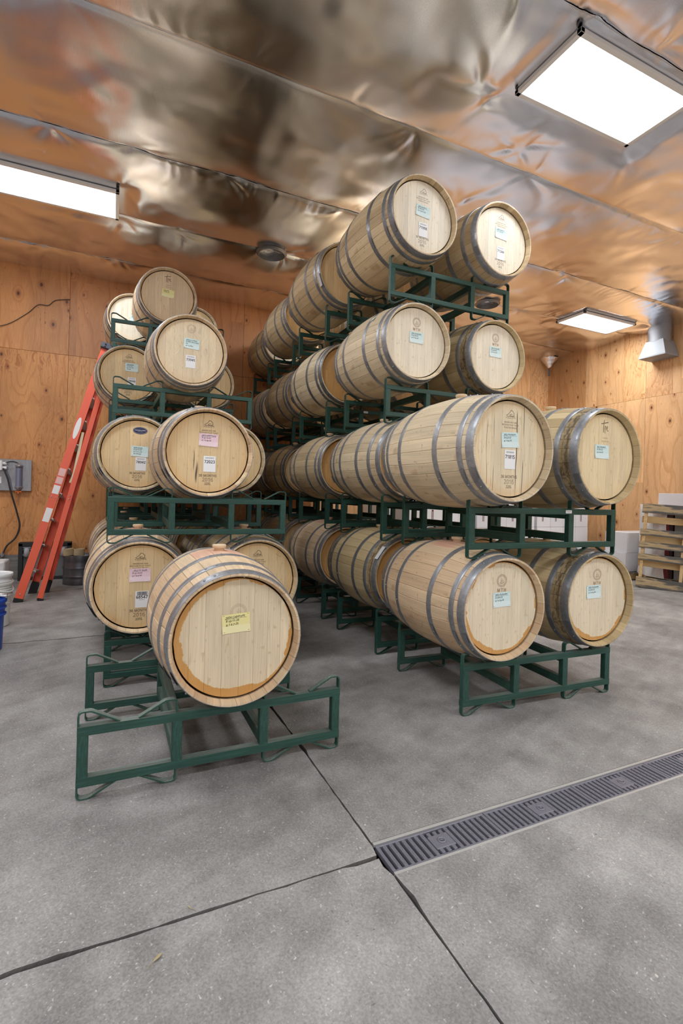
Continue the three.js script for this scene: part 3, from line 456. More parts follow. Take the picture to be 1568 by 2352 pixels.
// round duct collars and the wall duct
const ductMat = std({ color: 0x8e9094, metalness: 0.7, roughness: 0.4 });
for (const [x, d, l] of [[1.745, 6.07, 'round open duct collar in the foil between the two barrel rows'], [5.19, 6.07, 'round open duct collar behind the tallest barrels on the right']]) {
  const t = thing('duct_collar', l, 'duct', x, 4.245, d, 0);
  part('collar_ring', lathe([[0.163, 0.16], [0.163, 0.03], [0.19, 0.028], [0.19, 0.02], [0.168, 0.014], [0.168, 0], [0.162, 0], [0.157, 0.16]], 48), ductMat, t);
  part('throat_shade_disc', lathe([[0, 0.15], [0.157, 0.15], [0.157, 0.145], [0, 0.145]], 40), darkMat, t);  // dark disc closing the ring, stands in for the shaded duct inside
}
{
  const t = thing('wall_duct', 'foil wrapped duct with a flared grey metal boot high on the right wall', 'duct', 8.4, 3.73, 5.46);
  const sl = lathe([[0.15, 0.24], [0.165, 0.28], [0.16, 0.36], [0.172, 0.46], [0.165, 0.56], [0.175, 0.64], [0.17, 0.7]], 28), p = sl.attributes.position; for (let i = 0; i < p.count; i++) { const n = 1 + (vnoise(p.getX(i) * 30, p.getY(i) * 24 + p.getZ(i) * 30) - 0.5) * 0.06; p.setX(i, p.getX(i) * n * 0.95); p.setZ(i, p.getZ(i) * n * 1.1); } sl.computeVertexNormals();
  part('duct_sleeve', sl, std({ color: 0x9a9ba0, metalness: 0.85, roughness: 0.42, bumpMap: foilBump, bumpScale: 0.002 }), t);
  const v = [[-0.14, 0.28, -0.15], [0.14, 0.28, -0.15], [0.14, 0.28, 0.15], [-0.14, 0.28, 0.15], [-0.2, 0.02, -0.23], [0.16, 0.02, -0.23], [0.16, 0.02, 0.23], [-0.2, 0.02, 0.23], [-0.2, 0, -0.23], [0.16, 0, -0.23], [0.16, 0, 0.23], [-0.2, 0, 0.23]], P = [], q = (a, b, c, d) => { for (const i of [a, b, c, a, c, d]) P.push(...v[i]); };
  for (const o of [0, 4]) for (let i = 0; i < 4; i++) q(o + i, o + (i + 1) % 4, o + 4 + (i + 1) % 4, o + 4 + i); q(8, 9, 10, 11); q(3, 2, 1, 0);
  const g = new THREE.BufferGeometry(); g.setAttribute('position', new THREE.Float32BufferAttribute(P, 3)); g.setAttribute('uv', new THREE.Float32BufferAttribute(new Float32Array(P.length / 3 * 2), 2)); g.computeVertexNormals();
  part('duct_boot', g, std({ color: 0x8f9196, metalness: 0.2, roughness: 0.6, side: THREE.DoubleSide }), t);
  part('duct_clamp', new THREE.TorusGeometry(0.155, 0.006, 6, 28).rotateX(Math.PI / 2).scale(0.95, 1, 1.1).translate(0, 0.29, 0), frameMat, t);
}
{ // crumpled foil corner with its strap
  const g = new THREE.ConeGeometry(0.2, 0.22, 18, 8, true), p = g.attributes.position; for (let i = 0; i < p.count; i++) { const n = (vnoise(p.getX(i) * 22 + 4, p.getZ(i) * 22 + p.getY(i) * 9) - 0.5) * 0.05; p.setXYZ(i, p.getX(i) + n, p.getY(i) + n, p.getZ(i) - n); } g.rotateX(Math.PI); g.computeVertexNormals();
  const t = thing('corner_flap', 'crumpled foil flap with a metal strap in the far room corner', 'foil flap', 8.4, 4.0, 7.82);
  part('foil_cone', g, foilMat, t, 0, 0.17, 0); part('strap', bx(0.05, 0.16, 0.02), ductMat, t, 0.05, 0.0, -0.05);
}

// ---------------------------------------------------------------- racks and barrels
const PITCH = 0.922, YP = 0.638, YC = 0.615, TIER = ['', 'bottom', 'second', 'third', 'top'];
const GL = 'oak barrels stacked in the left row', GR = 'oak barrels stacked in the right row', GK = 'green steel barrel racks';
const rad = (a) => a * Math.PI / 180, py = (n) => YP + (n - 1) * PITCH, cy = (n) => YC + (n - 1) * PITCH, ry = (n) => (n - 1) * PITCH;
// left row, front to back
rack(0.482, 2.272, 0, 0, 'green floor rack in the foreground holding one barrel between its cradles', GK, { mat: greenDusty, dusty: 1 });
barrel(0.528, 2.21, cy(1), { label: 'nearest barrel, alone in the foreground, with a yellow note card', group: GL, fam: 'rosy', head: 'crestRing', hoops: 1, stain: 1, card: [YELLOW, ['2024 Cabernet', 'B 10-11-24', 'R.1 4-7-25'], 0.0, 0.066, 0.06] });
rack(0.565, 3.5, 0, 0, 'floor rack under the pair of barrels right behind the foreground barrel', GK);
barrel(0.181, 3.468, py(1), { label: 'bottom left barrel behind the foreground one, with pink card and barcode plate 68547', group: GL, fam: 'rosy', head: 'logoGold', hoops: 0, stain: 1, card: [PINK, ['- 2023 PT NOIR', 'B 10-14-23', 'R.1 6-9-24'], 0.0, 0.075, 0], plate: ['68547', 0.015, -0.085, 1] });
barrel(0.965, 3.468, py(1), { label: 'bottom right barrel half hidden behind the foreground barrel, with no card showing', group: GL, fam: 'tan', head: 'logoGold', hoops: 1, stain: 1 });
rack(0.562, 3.465, ry(2), rad(-2.2), 'green rack under the black-streaked barrel with the pink card, left row', GK);
barrel(0.59, 3.423, cy(2), { label: 'black-streaked barrel with pink card and plate 72023 on the left row', group: GL, fam: 'rosy', head: 'logoCrack', hoops: 0, stain: 1, mixHoops: 1, card: [PINK, ['2023 PINOTAGE', 'B 10-14-23', 'R.1 4-20-25'], 0.0, 0.085, -0.04], plate: ['72023', 0.01, -0.078] });
rack(0.573, 4.46, 0, 0, 'floor rack of the third stack in the left row, mostly hidden', GK, { mat: greenDark });
barrel(0.183, 4.36, py(1), { label: 'bottom left barrel of the third stack in the left row, mostly hidden', group: GL, fam: 'tan', head: 'plain' });
barrel(0.95, 4.36, py(1), { label: 'bottom right barrel of the third stack in the left row, mostly hidden', group: GL, fam: 'tan', head: 'plain' });
rack(0.573, 4.46, ry(2), 0, 'green rack under the barrel with the blue oval badge, left row', GK, { mat: greenDark });
barrel(0.183, 4.333, py(2), { label: 'barrel with dark blue oval badge, blue card and plate 78042', group: GL, fam: 'pale', head: 'badge', hoops: 0, badge: 1, card: [BLUE, ['2024 Syrah', 'B 10-21-24', 'R.1 4-11-25', 'NT 30 GAL'], 0.015, 0.02, -0.03], plate: ['78042', 0.025, -0.082] });
barrel(0.94, 4.333, py(2), { label: 'barrel peeking out behind the right side of barrel 72023', group: GL, fam: 'pale', head: 'plain', hoops: 1 });
rack(0.573, 4.535, ry(3), rad(0.5), 'green rack under the figured-grain barrel with the blue card, left row', GK);
barrel(0.581, 4.356, cy(3), { label: 'figured-grain barrel with blue card and plate 73945', group: GL, fam: 'rosy', head: 'crestFigure', hoops: 0, bung: 0, card: [BLUE, ['2024 FT SYRAH', 'B AMS TSN 9.2024', 'NT', 'R.1 4-2025'], 0.005, 0.062, -0.07], plate: ['73945', 0.0, -0.09] });
rack(0.535, 5.78, 0, 0, 'floor rack of the fourth stack in the left row, hidden behind barrels', GK, { mat: greenDark });
barrel(0.129, 5.7, py(1), { label: 'bottom left barrel of the fourth stack in the left row, hidden', group: GL, fam: 'tan', head: 'plain' }); barrel(0.93, 5.7, py(1), { label: 'bottom right barrel of the fourth stack in the left row, hidden', group: GL, fam: 'tan', head: 'plain' });
rack(0.535, 5.78, ry(2), 0, 'second-tier rack of the fourth stack in the left row, hidden behind barrels', GK, { mat: greenDark });
barrel(0.129, 5.7, py(2), { label: 'second-tier left barrel of the fourth stack in the left row, hidden', group: GL, fam: 'tan', head: 'plain' }); barrel(0.93, 5.7, py(2), { label: 'second-tier right barrel of the fourth stack in the left row, hidden', group: GL, fam: 'tan', head: 'plain' });
rack(0.535, 5.78, ry(3), 0, 'third-tier rack of the left row seen through the rack under 73945', GK, { mat: greenDark });
barrel(0.129, 5.72, py(3), { label: 'barrel with blue card beside the orange ladder top, left of barrel 73945', group: GL, fam: 'pale', head: 'logoGold', hoops: 0, card: [BLUE, ['2024 Syrah', 'B 10-9-24', 'R.1 4-11-25', '76 GAL'], 0.03, 0.08, -0.02], plate: ['78046', 0.035, -0.08] });
barrel(0.945, 5.72, py(3), { label: 'barrel peeking out at the right below barrel 73945', group: GL, fam: 'pale', head: 'plain' });
rack(0.535, 5.783, ry(4), rad(-0.9), 'green top-tier rack of the left row, beside the ladder top', GK, { mat: greenDark });
barrel(0.503, 5.705, cy(4), { label: 'topmost barrel of the left row with brushed script and a yellow card', group: GL, fam: 'rosy', head: 'scriptTan', hoops: 0, bung: 0, card: [YELLOW, ['2022 SYR', '10 GAL RS'], 0.0, 0.03, -0.05] });
for (const n of [1, 2, 3, 4]) rack(0.569, 6.84, ry(n), 0, `rack of the rearmost stack in the left row, ${TIER[n]} tier, by the back wall`, GK, { mat: greenDark });
for (const n of [1, 2, 3]) for (const s of [0, 1]) barrel((n === 3 ? 0.32 : 0.18) + s * 0.76, 6.8, py(n), { label: `${s ? 'right' : 'left'} barrel on the ${TIER[n]} tier of the rearmost stack in the left row, hidden`, group: GL, fam: 'tan', head: 'plain' });
barrel(0.189, 6.75, py(4), { label: 'pale headed barrel high at the back of the left row, above the ladder cap', group: GL, fam: 'rosy', head: 'plainCream', hoops: 0, bung: 0, card: [BLUE, ['2024 V', 'R.1 4-25'], 0.03, 0.0, -0.02] });
barrel(0.949, 6.83, py(4), { label: 'rear barrel half hidden at the right of the topmost left-row barrel', group: GL, fam: 'pale', head: 'plain', bung: 0 });
// right row, front to back
rack(2.47, 2.293, 0, rad(-2.8), 'green floor rack at the front of the right row', GK, { mat: greenDusty, dusty: 1 });
barrel(2.084, 2.205, py(1), { yaw: rad(-0.7), label: 'bottom left barrel at the front of the right row, burned crest and blue card', group: GR, fam: 'rosy', head: 'crestRingPale', hoops: 0, stain: 1, card: [BLUE, ['2023 Zinfandel', 'B 10-8-23', 'R.1 4-14-25'], 0.0, 0.05, 0.03] });
barrel(2.891, 2.207, py(1), { yaw: rad(-1.5), label: 'bottom right barrel at the front of the right row, dark stained behind its hoop', group: GR, fam: 'olive', head: 'crestRingPale', hoops: 1, stain: 1, card: [BLUE, ['2023 Zinfandel', 'B 10-8-23', 'R.1 4-14-25'], -0.03, 0.05, 0.02] });
rack(2.464, 2.271, ry(2), rad(-2.7), 'green rack with a white sticker under barrel 71815', GK, { sticker: 0.17 });
barrel(2.034, 2.116, py(2), { yaw: rad(1.15), label: 'large near barrel with blue card and plate 71815 at the front of the right row', group: GR, fam: 'pale', head: 'logoPaleCrack', hoops: 0, card: [BLUE, ['2022 Primitivo', 'B 9-22-23', 'R.1 4-6-25'], 0.0, 0.05, 0.05], plate: ['71815', 0.002, -0.06] });
barrel(2.829, 2.127, py(2), { yaw: rad(0.9), label: 'right barrel of the second tier with brushed black script, front of the right row', group: GR, fam: 'olive', head: 'script', hoops: 1, card: [BLUE, ['2022 Barbera', 'B 10-6-23', 'R.2 4-9-25'], -0.03, 0.03, 0] });
const RB_ = [ // depth of barrels and racks, x of left barrel, x of right barrel, rack x, family per tier for stacks two to five
  { b: [3.411, 3.317, 3.277, 3.17], r: [3.468, 3.356, 3.383, 3.321], xl: [2.182, 2.139, 2.142, 2.102], xr: [2.96, 2.93, 2.938, 2.871], rx: [2.533, 2.492, 2.51, 2.488] },
  { b: [4.6, 4.55, 4.5, 4.35], r: [4.649, 4.569, 4.573, 4.483], xl: [2.2, 2.16, 2.118, 2.02], xr: [2.97, 2.93, 2.9, 2.8], rx: [2.551, 2.528, 2.51, 2.442] },
  { b: [5.8, 5.8, 5.65, 5.62], r: [5.9, 5.915, 5.765, 5.72], xl: [2.2, 2.2, 2.16, 2.1], xr: [2.98, 2.98, 2.95, 2.9], rx: [2.6, 2.6, 2.566, 2.53] },
  { b: [6.9, 6.9, 6.85, 6.845], r: [7.0, 7.0, 6.95, 6.95], xl: [2.22, 2.22, 2.2, 2.195], xr: [3.0, 3.0, 2.98, 2.97], rx: [2.6, 2.6, 2.58, 2.58] },
];
const special = {
  '0,2,0': { label: 'pale barrel with burned crest and blue card, third tier left, below barrel 71998', fam: 'pale', head: 'crestPale', hoops: 0, bung: 0, yaw: 0.55, sideTag: 2.5, card: [BLUE, ['2023 Zinfandel', 'B 10-24-23', 'R.1 4-14-24'], 0.0, 0.04, 0] },
  '0,2,1': { label: 'pale barrel with burned crest and blue card, third tier right, below barrel 71344', fam: 'olive', head: 'crestPale', hoops: 1, bung: 0, yaw: 0.47, card: [BLUE, ['2023 Zinfandel', 'B 10-20-23', 'R.1 4-14-24'], 0.0, 0.04, 0] },
  '0,3,0': { label: 'highest near barrel of the right row with plate 71998', fam: 'tan', head: 'logoPale', hoops: 0, bung: 0, yaw: 1.9, sideTag: 2.4, card: [BLUE, ['2022 Petite S', 'B 10-6-22', 'R.1 10-21-23'], 0.0, 0.045, -0.06], plate: ['71998', 0.005, -0.095] },
  '0,3,1': { label: 'top right barrel of the right row with plate 71344', fam: 'tan', head: 'logoPale', hoops: 1, bung: 0, yaw: 1.16, card: [BLUE, ['2022 Petite S', 'R.1 4-14-23'], 0.0, 0.06, -0.05], plate: ['71344', 0.0, -0.1] },
  '0,0,0': { fam: 'olive', head: 'plainAmber', hoops: 1, stain: 1, hoopTag: 2.5 }, '0,1,0': { fam: 'pale', head: 'plainAmber', hoops: 1 },
  '1,3,0': { fam: 'tan', head: 'plain', hoops: 0, sideTag: 2.3, bung: 0, hoopTag: 3.5, plate: ['71997', 0.1, -0.1] }, '1,2,0': { fam: 'pale', head: 'plainAmber', hoops: 0, sideTag: 2.3, bung: 0 }, '1,1,0': { fam: 'tan', head: 'plainAmber', hoops: 0 }, '1,0,0': { fam: 'rosy', head: 'plainAmber', hoops: 0, stain: 1 },
  '2,3,0': { fam: 'tan', head: 'plain', bung: 0 }, '3,3,0': { fam: 'brown', head: 'plainCream', bung: 0 },
};
const STK = ['second', 'third', 'fourth', 'rearmost'];
RB_.forEach((S, k) => {
  for (let n = 0; n < 4; n++) {
    rack(S.rx[n], S.r[n], ry(n + 1), rad(k === 0 ? -0.6 : 0), `rack of the ${STK[k]} stack in the right row, ${TIER[n + 1]} tier`, GK, k > 1 ? { mat: greenDark } : k === 1 && n === 2 ? { sticker: -0.15 } : {});
    for (const s of [0, 1]) { const o = special[k + ',' + n + ',' + s] ?? { fam: ['tan', 'pale', 'brown', 'brown'][(k + n + s) % 4], head: 'plain', bung: n < 3 ? 1 : 0 };
      barrel(s ? S.xr[n] : S.xl[n], S.b[n], py(n + 1), { ...o, yaw: rad(o.yaw ?? 0), group: GR, label: o.label ?? `${s ? 'right' : 'left'} barrel on the ${TIER[n + 1]} tier of the ${STK[k]} stack in the right row` }); }
  }
});

// ---------------------------------------------------------------- folded orange step ladder leaning on the left row
{
  const orange = std({ color: 0xe35c3e, roughness: 0.42 }), grey = std({ color: 0xb4b3b0, metalness: 0.4, roughness: 0.5 }), black = std({ color: 0x1d1c1c, roughness: 0.8 }), white = std({ color: 0xe9e7e6, roughness: 0.6 }), pinkish = std({ color: 0xe6b7b4, roughness: 0.6 }), brass = std({ color: 0xc9c2a0, metalness: 0.4, roughness: 0.5 });
  const A = new THREE.Vector3(-0.905, 0, -6.38), B = new THREE.Vector3(-0.112, 3.03, -6.78), len = A.distanceTo(B), dir = B.clone().sub(A).normalize();
  const t = thing('step_ladder', 'folded orange fibreglass step ladder leaning on the left barrel row', 'ladder', -0.87, 0, 6.62);
  const inv = t.position.clone();
  const frame = new THREE.Group(); // local frame of a rail: x across, y along, z sideways
  const bx3 = new THREE.Vector3(dir.y, -dir.x, 0).normalize(), zz = new THREE.Vector3().crossVectors(bx3, dir);
  const M = new THREE.Matrix4().makeBasis(bx3, dir, zz).setPosition(A.clone().sub(inv));
  const lp = (name, g, m, lab) => { g.applyMatrix4(M); const q = part(name, g, m, t); if (lab) q.userData.label = lab; return q; };
  const channel = (w, l, x, y, z, s, tilt = 0) => { const g = join(bx(w, l, 0.006, 0, l / 2, 0, 0.002), bx(0.006, l, 0.035, -w / 2 + 0.003, l / 2, -s * 0.0175, 0.002), bx(0.006, l, 0.035, w / 2 - 0.003, l / 2, -s * 0.0175, 0.002)); g.rotateZ(tilt); g.translate(x, y, z); return g; };
  lp('front_rail', channel(0.085, len - 0.09, 0.0, 0.03, 0, 1, -0.003), orange); lp('front_rail', channel(0.085, len - 0.3, 0.075, 0.2, -0.5, -1, 0.012), orange);
  lp('rear_rail', channel(0.055, len - 0.14, 0.195, 0.075, -0.01, 1, 0.034), orange); lp('rear_rail', channel(0.05, len - 0.4, 0.215, 0.26, -0.5, -1, 0.04), orange);
  lp('rail_boot', bx(0.09, 0.045, 0.04, 0, 0.022, -0.014), black); lp('rail_boot', bx(0.085, 0.2, 0.04, 0.075, 0.12, -0.49), black); lp('rail_boot', bx(0.062, 0.025, 0.035, 0.2, 0.07, -0.02), black); lp('rail_boot', bx(0.05, 0.18, 0.035, 0.215, 0.18, -0.49), black);
  for (let i = 0; i < 9; i++) lp('tread', join(bx(0.085, 0.012, 0.49, 0.03, 0.36 + i * 0.3, -0.25), bx(0.006, 0.035, 0.49, -0.012, 0.345 + i * 0.3, -0.25), bx(0.006, 0.02, 0.49, 0.07, 0.352 + i * 0.3, -0.25)), grey);
  for (let i = 0; i < 8; i++) lp('rear_brace', bx(0.012, 0.03, 0.4, 0.2 - 0.036 * (0.4 + i * 0.3), 0.4 + i * 0.3, -0.21), i % 2 ? orange : grey);
  { const g = bx(0.03, 0.62, 0.004, 0, 0, 0); g.rotateZ(0.1); g.translate(0.1, 1.72, -0.03); lp('spreader', g, brass); const h = bx(0.025, 0.62, 0.004, 0, 0, 0); h.rotateZ(-0.05); h.translate(0.125, 1.72, -0.05); lp('spreader', h, brass); }
  lp('top_cap', join(bx(0.185, 0.075, 0.52, 0.045, len - 0.02, -0.22, 0.012), ...[[0, 0.012], [0.08, 0.012], [0.0, -0.02], [0.08, -0.02]].map(([a, b]) => new THREE.SphereGeometry(0.009, 8, 6).translate(a, len - 0.02 + b, 0.05))), std({ color: 0x484a58, roughness: 0.45 }));
  { const g = new THREE.CylinderGeometry(0.034, 0.034, 0.001, 28); g.rotateX(Math.PI / 2); g.scale(0.8, 4.0, 1); g.translate(0, 2.05, 0.004); lp('maker_label', g, white, 'white oval label'); }
  for (const [y, h, m] of [[1.5, 0.1, pinkish], [1.4, 0.09, pinkish], [1.29, 0.11, white], [0.99, 0.17, white]]) lp('warning_label', bx(0.066, h - 0.01, 0.001, 0.002, y, 0.004, 0.0003), m);
  lp('rivet', join(...[[-0.02, 1.2], [0.025, 1.2], [0.0, 0.09], [0.155, 1.22], [0.155, 1.26]].map(([a, b]) => new THREE.SphereGeometry(0.007, 8, 6).translate(a, b, 0.004))), grey);
}

// ---------------------------------------------------------------- left edge: wall plate, hatch, keg, buckets
const steel = std({ color: 0xc4c5ca, metalness: 0.6, roughness: 0.36, map: hoopTex, roughnessMap: hoopRough }), blackM = std({ color: 0x232325, roughness: 0.6 }), whitePlastic = std({ color: 0xe4e3e4, roughness: 0.45 }), hoseMat = std({ color: 0x2d2d2d, roughness: 0.6 });
{
  const t = thing('pump_board', 'stainless steel wall plate with a filter canister and white pump', 'pump board', -1.32, 1.2, 7.98);
  part('back_plate', join(bx(0.62, 0.42, 0.012, 0, 0.21, 0.05, 0.003), bx(0.05, 0.42, 0.05, 0.295, 0.21, 0.03, 0.003)), steel, t);
  part('filter_canister', lathe([[0.034, 0.05], [0.036, 0.06], [0.036, 0.3], [0.034, 0.31]], 28), std({ color: 0x8388a0, roughness: 0.25, metalness: 0.3 }), t, 0.18, 0, 0.1);
  part('canister_cap', lathe([[0, 0.37], [0.02, 0.37], [0.025, 0.35], [0.045, 0.345], [0.045, 0.33], [0.036, 0.325], [0.036, 0.305], [0, 0.305]], 28), steel, t, 0.18, 0, 0.1); part('canister_cap', lathe([[0, 0.05], [0.045, 0.06], [0.045, 0.045], [0.03, 0.02], [0.012, 0.0], [0, 0]], 28), steel, t, 0.18, 0, 0.1);
  part('valve_handle', join(bx(0.075, 0.016, 0.014, 0, -0.012, 0), new THREE.CylinderGeometry(0.01, 0.01, 0.04, 10).translate(0, -0.02, 0)), std({ color: 0xd0682c, roughness: 0.5 }), t, 0.18, 0, 0.1);
  part('pump_body', join(bx(0.2, 0.13, 0.09, 0, 0.33, 0.11, 0.01), new THREE.CylinderGeometry(0.02, 0.02, 0.05, 14).rotateZ(Math.PI / 2).translate(0.12, 0.3, 0.12), new THREE.CylinderGeometry(0.018, 0.018, 0.05, 14).rotateZ(Math.PI / 2).translate(0.12, 0.36, 0.12)), whitePlastic, t, -0.1, 0, 0);
  part('paper_label', bx(0.1, 0.09, 0.002, -0.07, 0.14, 0.058), whitePlastic, t);
  part('hose', tube([[0.02, 0.36, 0.13], [0.08, 0.385, 0.13], [0.13, 0.385, 0.12], [0.18, 0.36, 0.1]], 0.007, 24), hoseMat, t);
  part('drain_hose', tube([[0.01, 0.3, 0.13], [0.06, 0.16, 0.13], [0.1, -0.02, 0.12], [0.17, -0.3, 0.08], [0.2, -0.48, 0.06], [0.15, -0.64, 0.05], [0.06, -0.74, 0.05], [0.02, -0.84, 0.05]], 0.011, 60), hoseMat, t);
  part('hose_fitting', join(new THREE.CylinderGeometry(0.022, 0.022, 0.05, 14).translate(0.015, -0.86, 0.05), bx(0.07, 0.02, 0.04, 0, -0.86, 0.05)), steel, t);
}
{
  const t = thing('wall_hatch', 'black framed grey hatch with two rubber bumpers low on the back wall', 'hatch', -0.8, 0.0, 7.86);
  part('hatch_frame', join(bx(0.62, 0.05, 0.14, 0, 0.485, 0), bx(0.05, 0.5, 0.14, -0.285, 0.25, 0), bx(0.05, 0.5, 0.14, 0.285, 0.25, 0), bx(0.62, 0.04, 0.1, 0, 0.02, -0.02)), blackM, t);
  part('hatch_panel', bx(0.54, 0.43, 0.03, 0, 0.25, -0.03), std({ color: 0x77787a, roughness: 0.55, metalness: 0.3 }), t);
  for (const s of [-1, 1]) { const b = part('bumper', join(lathe([[0, -0.05], [0.03, -0.05], [0.036, 0.0], [0.03, 0.05], [0, 0.055]], 20), bx(0.1, 0.012, 0.06, 0, 0.06, -0.02), new THREE.TorusGeometry(0.055, 0.008, 8, 24).translate(0, 0, -0.015)), std({ color: 0xa3a2a8, roughness: 0.5 }), t, s * 0.215, 0.38, 0.05); b.scale.set(1, 1.1, 1); }
}
{
  const t = thing('keg', 'small stainless steel keg between the ladder and the left barrels', 'keg', -0.36, 0, 7.45);
  part('keg_body', lathe([[0, 0.02], [0.17, 0.02], [0.185, 0.0], [0.2, 0.004], [0.2, 0.07], [0.192, 0.085], [0.205, 0.1], [0.205, 0.115], [0.198, 0.125], [0.198, 0.2], [0.205, 0.21], [0.205, 0.225], [0.198, 0.235], [0.198, 0.28], [0.192, 0.3], [0.2, 0.315], [0.2, 0.375], [0.194, 0.38], [0.186, 0.375], [0.184, 0.3], [0.15, 0.315], [0, 0.325]], 56), std({ color: 0x85868a, metalness: 0.8, roughness: 0.42, map: hoopTex }), t);
  part('keg_port', new THREE.CylinderGeometry(0.028, 0.028, 0.01, 18).rotateX(Math.PI / 2), blackM, t, 0.09, 0.04, 0.178);
  for (const [dx, l, a] of [[-0.13, 'left tan pipe ring lying on the steel keg', 0.12], [-0.01, 'right tan pipe ring lying on the steel keg', 0]]) {
    const r = thing('pipe_ring', l, 'pipe ring', -0.36 + dx, 0.38, 7.36 + (dx < -0.1 ? 0.03 : 0), 0, 'tan pipe rings on the keg');
    const m = part('ring_wall', lathe([[0.056, 0], [0.064, 0], [0.064, 0.072], [0.067, 0.074], [0.067, 0.084], [0.056, 0.084], [0.056, 0]], 36), std({ color: 0xcdbd98, roughness: 0.6 }), r); m.rotation.z = a;
  }
}
function bucket(label, x, d, h, rTop, color, o = {}) {
  const t = thing('bucket', label, 'bucket', x, o.y ?? 0, d, o.turn ?? 0), m = std({ color, roughness: 0.4 }), k = rTop, b = rTop * 0.86, pr = [[0, 0.004], [b - 0.01, 0.0], [b, 0.006], [k - 0.012, h - 0.13], [k + 0.002, h - 0.125], [k + 0.004, h - 0.115], [k - 0.008, h - 0.108], [k - 0.006, h - 0.075], [k + 0.004, h - 0.072], [k + 0.004, h - 0.064], [k - 0.006, h - 0.06], [k - 0.004, h - 0.03], [k + 0.006, h - 0.026], [k + 0.007, h], [k - 0.004, h], [k - 0.012, h - 0.02], [b - 0.006, 0.012], [0, 0.01]];
  part('bucket_shell', lathe(pr, 56), m, t);
  const lug = join(bx(0.035, 0.035, 0.02, 0, h - 0.09, 0)); for (const s of [1, -1]) part('handle_lug', lug, m, t, 0, 0, s * (k + 0.008));
  const hp = []; for (let i = 0; i <= 14; i++) { const a = i / 14 * Math.PI; hp.push([Math.sin(a) * (k + 0.02) * Math.cos(o.drop ?? 0.9), h - 0.09 - Math.sin(a) * (k + 0.02) * Math.sin(o.drop ?? 0.9), Math.cos(a) * (k + 0.012)]); }
  part('handle', tube(hp, o.plastic ? 0.009 : 0.0035, 40, 8), o.plastic ? m : hoseMat, t);
  return t;
}
bucket('blue bucket at the left picture edge with a metal fitting in it', -0.875, 4.62, 0.395, 0.146, 0x2450b8, { drop: 1.0, turn: 0.1 });
{ const t = thing('pipe_fitting', 'shiny steel pipe fitting poking out of the blue bucket', 'fitting', -0.83, 0.3, 4.6); const m = part('fitting_body', lathe([[0, 0], [0.02, 0], [0.02, 0.08], [0.028, 0.082], [0.028, 0.1], [0.02, 0.102], [0.02, 0.14], [0.026, 0.142], [0.026, 0.16], [0, 0.16]], 24), std({ color: 0xd0d0d4, metalness: 1, roughness: 0.2 }), t, 0.0, 0.115, 0); m.rotation.z = Math.PI / 2 - 0.1; m.position.x = 0.11; }
bucket('tall white bucket behind the blue bucket', -0.955, 5.4, 0.4, 0.15, 0xdedcd8, { drop: 0.7, plastic: 1 });
bucket('white bucket nested in the tall white bucket', -0.955, 5.4, 0.37, 0.146, 0xe9e9ea, { y: 0.105, drop: 0.45, plastic: 1, turn: -0.3 });
{ const t = thing('foam_block', 'chipped white foam block on the floor behind the buckets', 'foam block', -1.3, 0, 7.2); const g = bx(0.34, 0.36, 0.3, 0, 0.18, 0, 0.02), p = g.attributes.position; for (let i = 0; i < p.count; i++) p.setXYZ(i, p.getX(i) * (1 + (vnoise(p.getY(i) * 9, i % 7) - 0.5) * 0.08), p.getY(i), p.getZ(i)); part('block', g, std({ color: 0xe7e6e6, roughness: 0.9, bumpMap: concreteTex, bumpScale: 0.01 }), t); }
tag(part('wall_wire', tube([[-1.6, 3.35, -7.965], [-1.35, 3.42, -7.965], [-1.1, 3.62, -7.965], [-0.97, 3.76, -7.965], [-0.86, 3.77, -7.965], [-0.78, 3.85, -7.965], [-0.6, 3.9, -7.965]], 0.0045, 60, 6), hoseMat, scene), 'thin dark wire stapled along the upper plywood at the left', 'wire');

// ---------------------------------------------------------------- right side: cartons, wrapped load, leaning pallet
const cartonMats = ['#edecef', '#e6e6ea', '#f1f0f1'].map((c) => std({ color: c, roughness: 0.75 })), seamMat = std({ color: 0xc7c6cc, roughness: 0.7 });
const stripMat = std({ roughness: 0.7, map: canvasTex(64, 256, (g) => { g.fillStyle = '#5b2b36'; g.fillRect(0, 0, 64, 256); g.save(); g.translate(32, 128); g.rotate(-Math.PI / 2); g.fillStyle = '#f0e9ea'; g.fillRect(-112, -20, 18, 40); for (let i = 0; i < 11; i++) { g.fillRect(-84 + i * 16, -14, 11, 28); g.fillStyle = i % 2 ? '#f0e9ea' : '#e3d6d9'; } g.restore(); }) });
const palletWood = dataTex(512, 128, (u, v, o) => { const g1 = vnoise(u * 8, v * 60), g2 = vnoise(u * 30, v * 130), d = fbm(u * 5 + 3, v * 3, 4); const L = 1 + (g1 - 0.5) * 0.3 + (g2 - 0.5) * 0.2; o[0] = 176 * L; o[1] = 152 * L; o[2] = 116 * L; mixc(o, 74, 74, 76, smooth(0.36, 0.56, d + (v > 0.75 || v < 0.2 ? 0.08 : 0)) * 0.85); });
const palletClean = dataTex(256, 128, (u, v, o) => { const g1 = vnoise(u * 6, v * 50), g2 = vnoise(u * 20, v * 110); const L = 1 + (g1 - 0.5) * 0.22 + (g2 - 0.5) * 0.14; o[0] = 205 * L; o[1] = 172 * L; o[2] = 124 * L; });
const greyBoard = std({ map: palletWood, roughness: 0.85 }), cleanBoard = std({ map: palletClean, roughness: 0.8 });
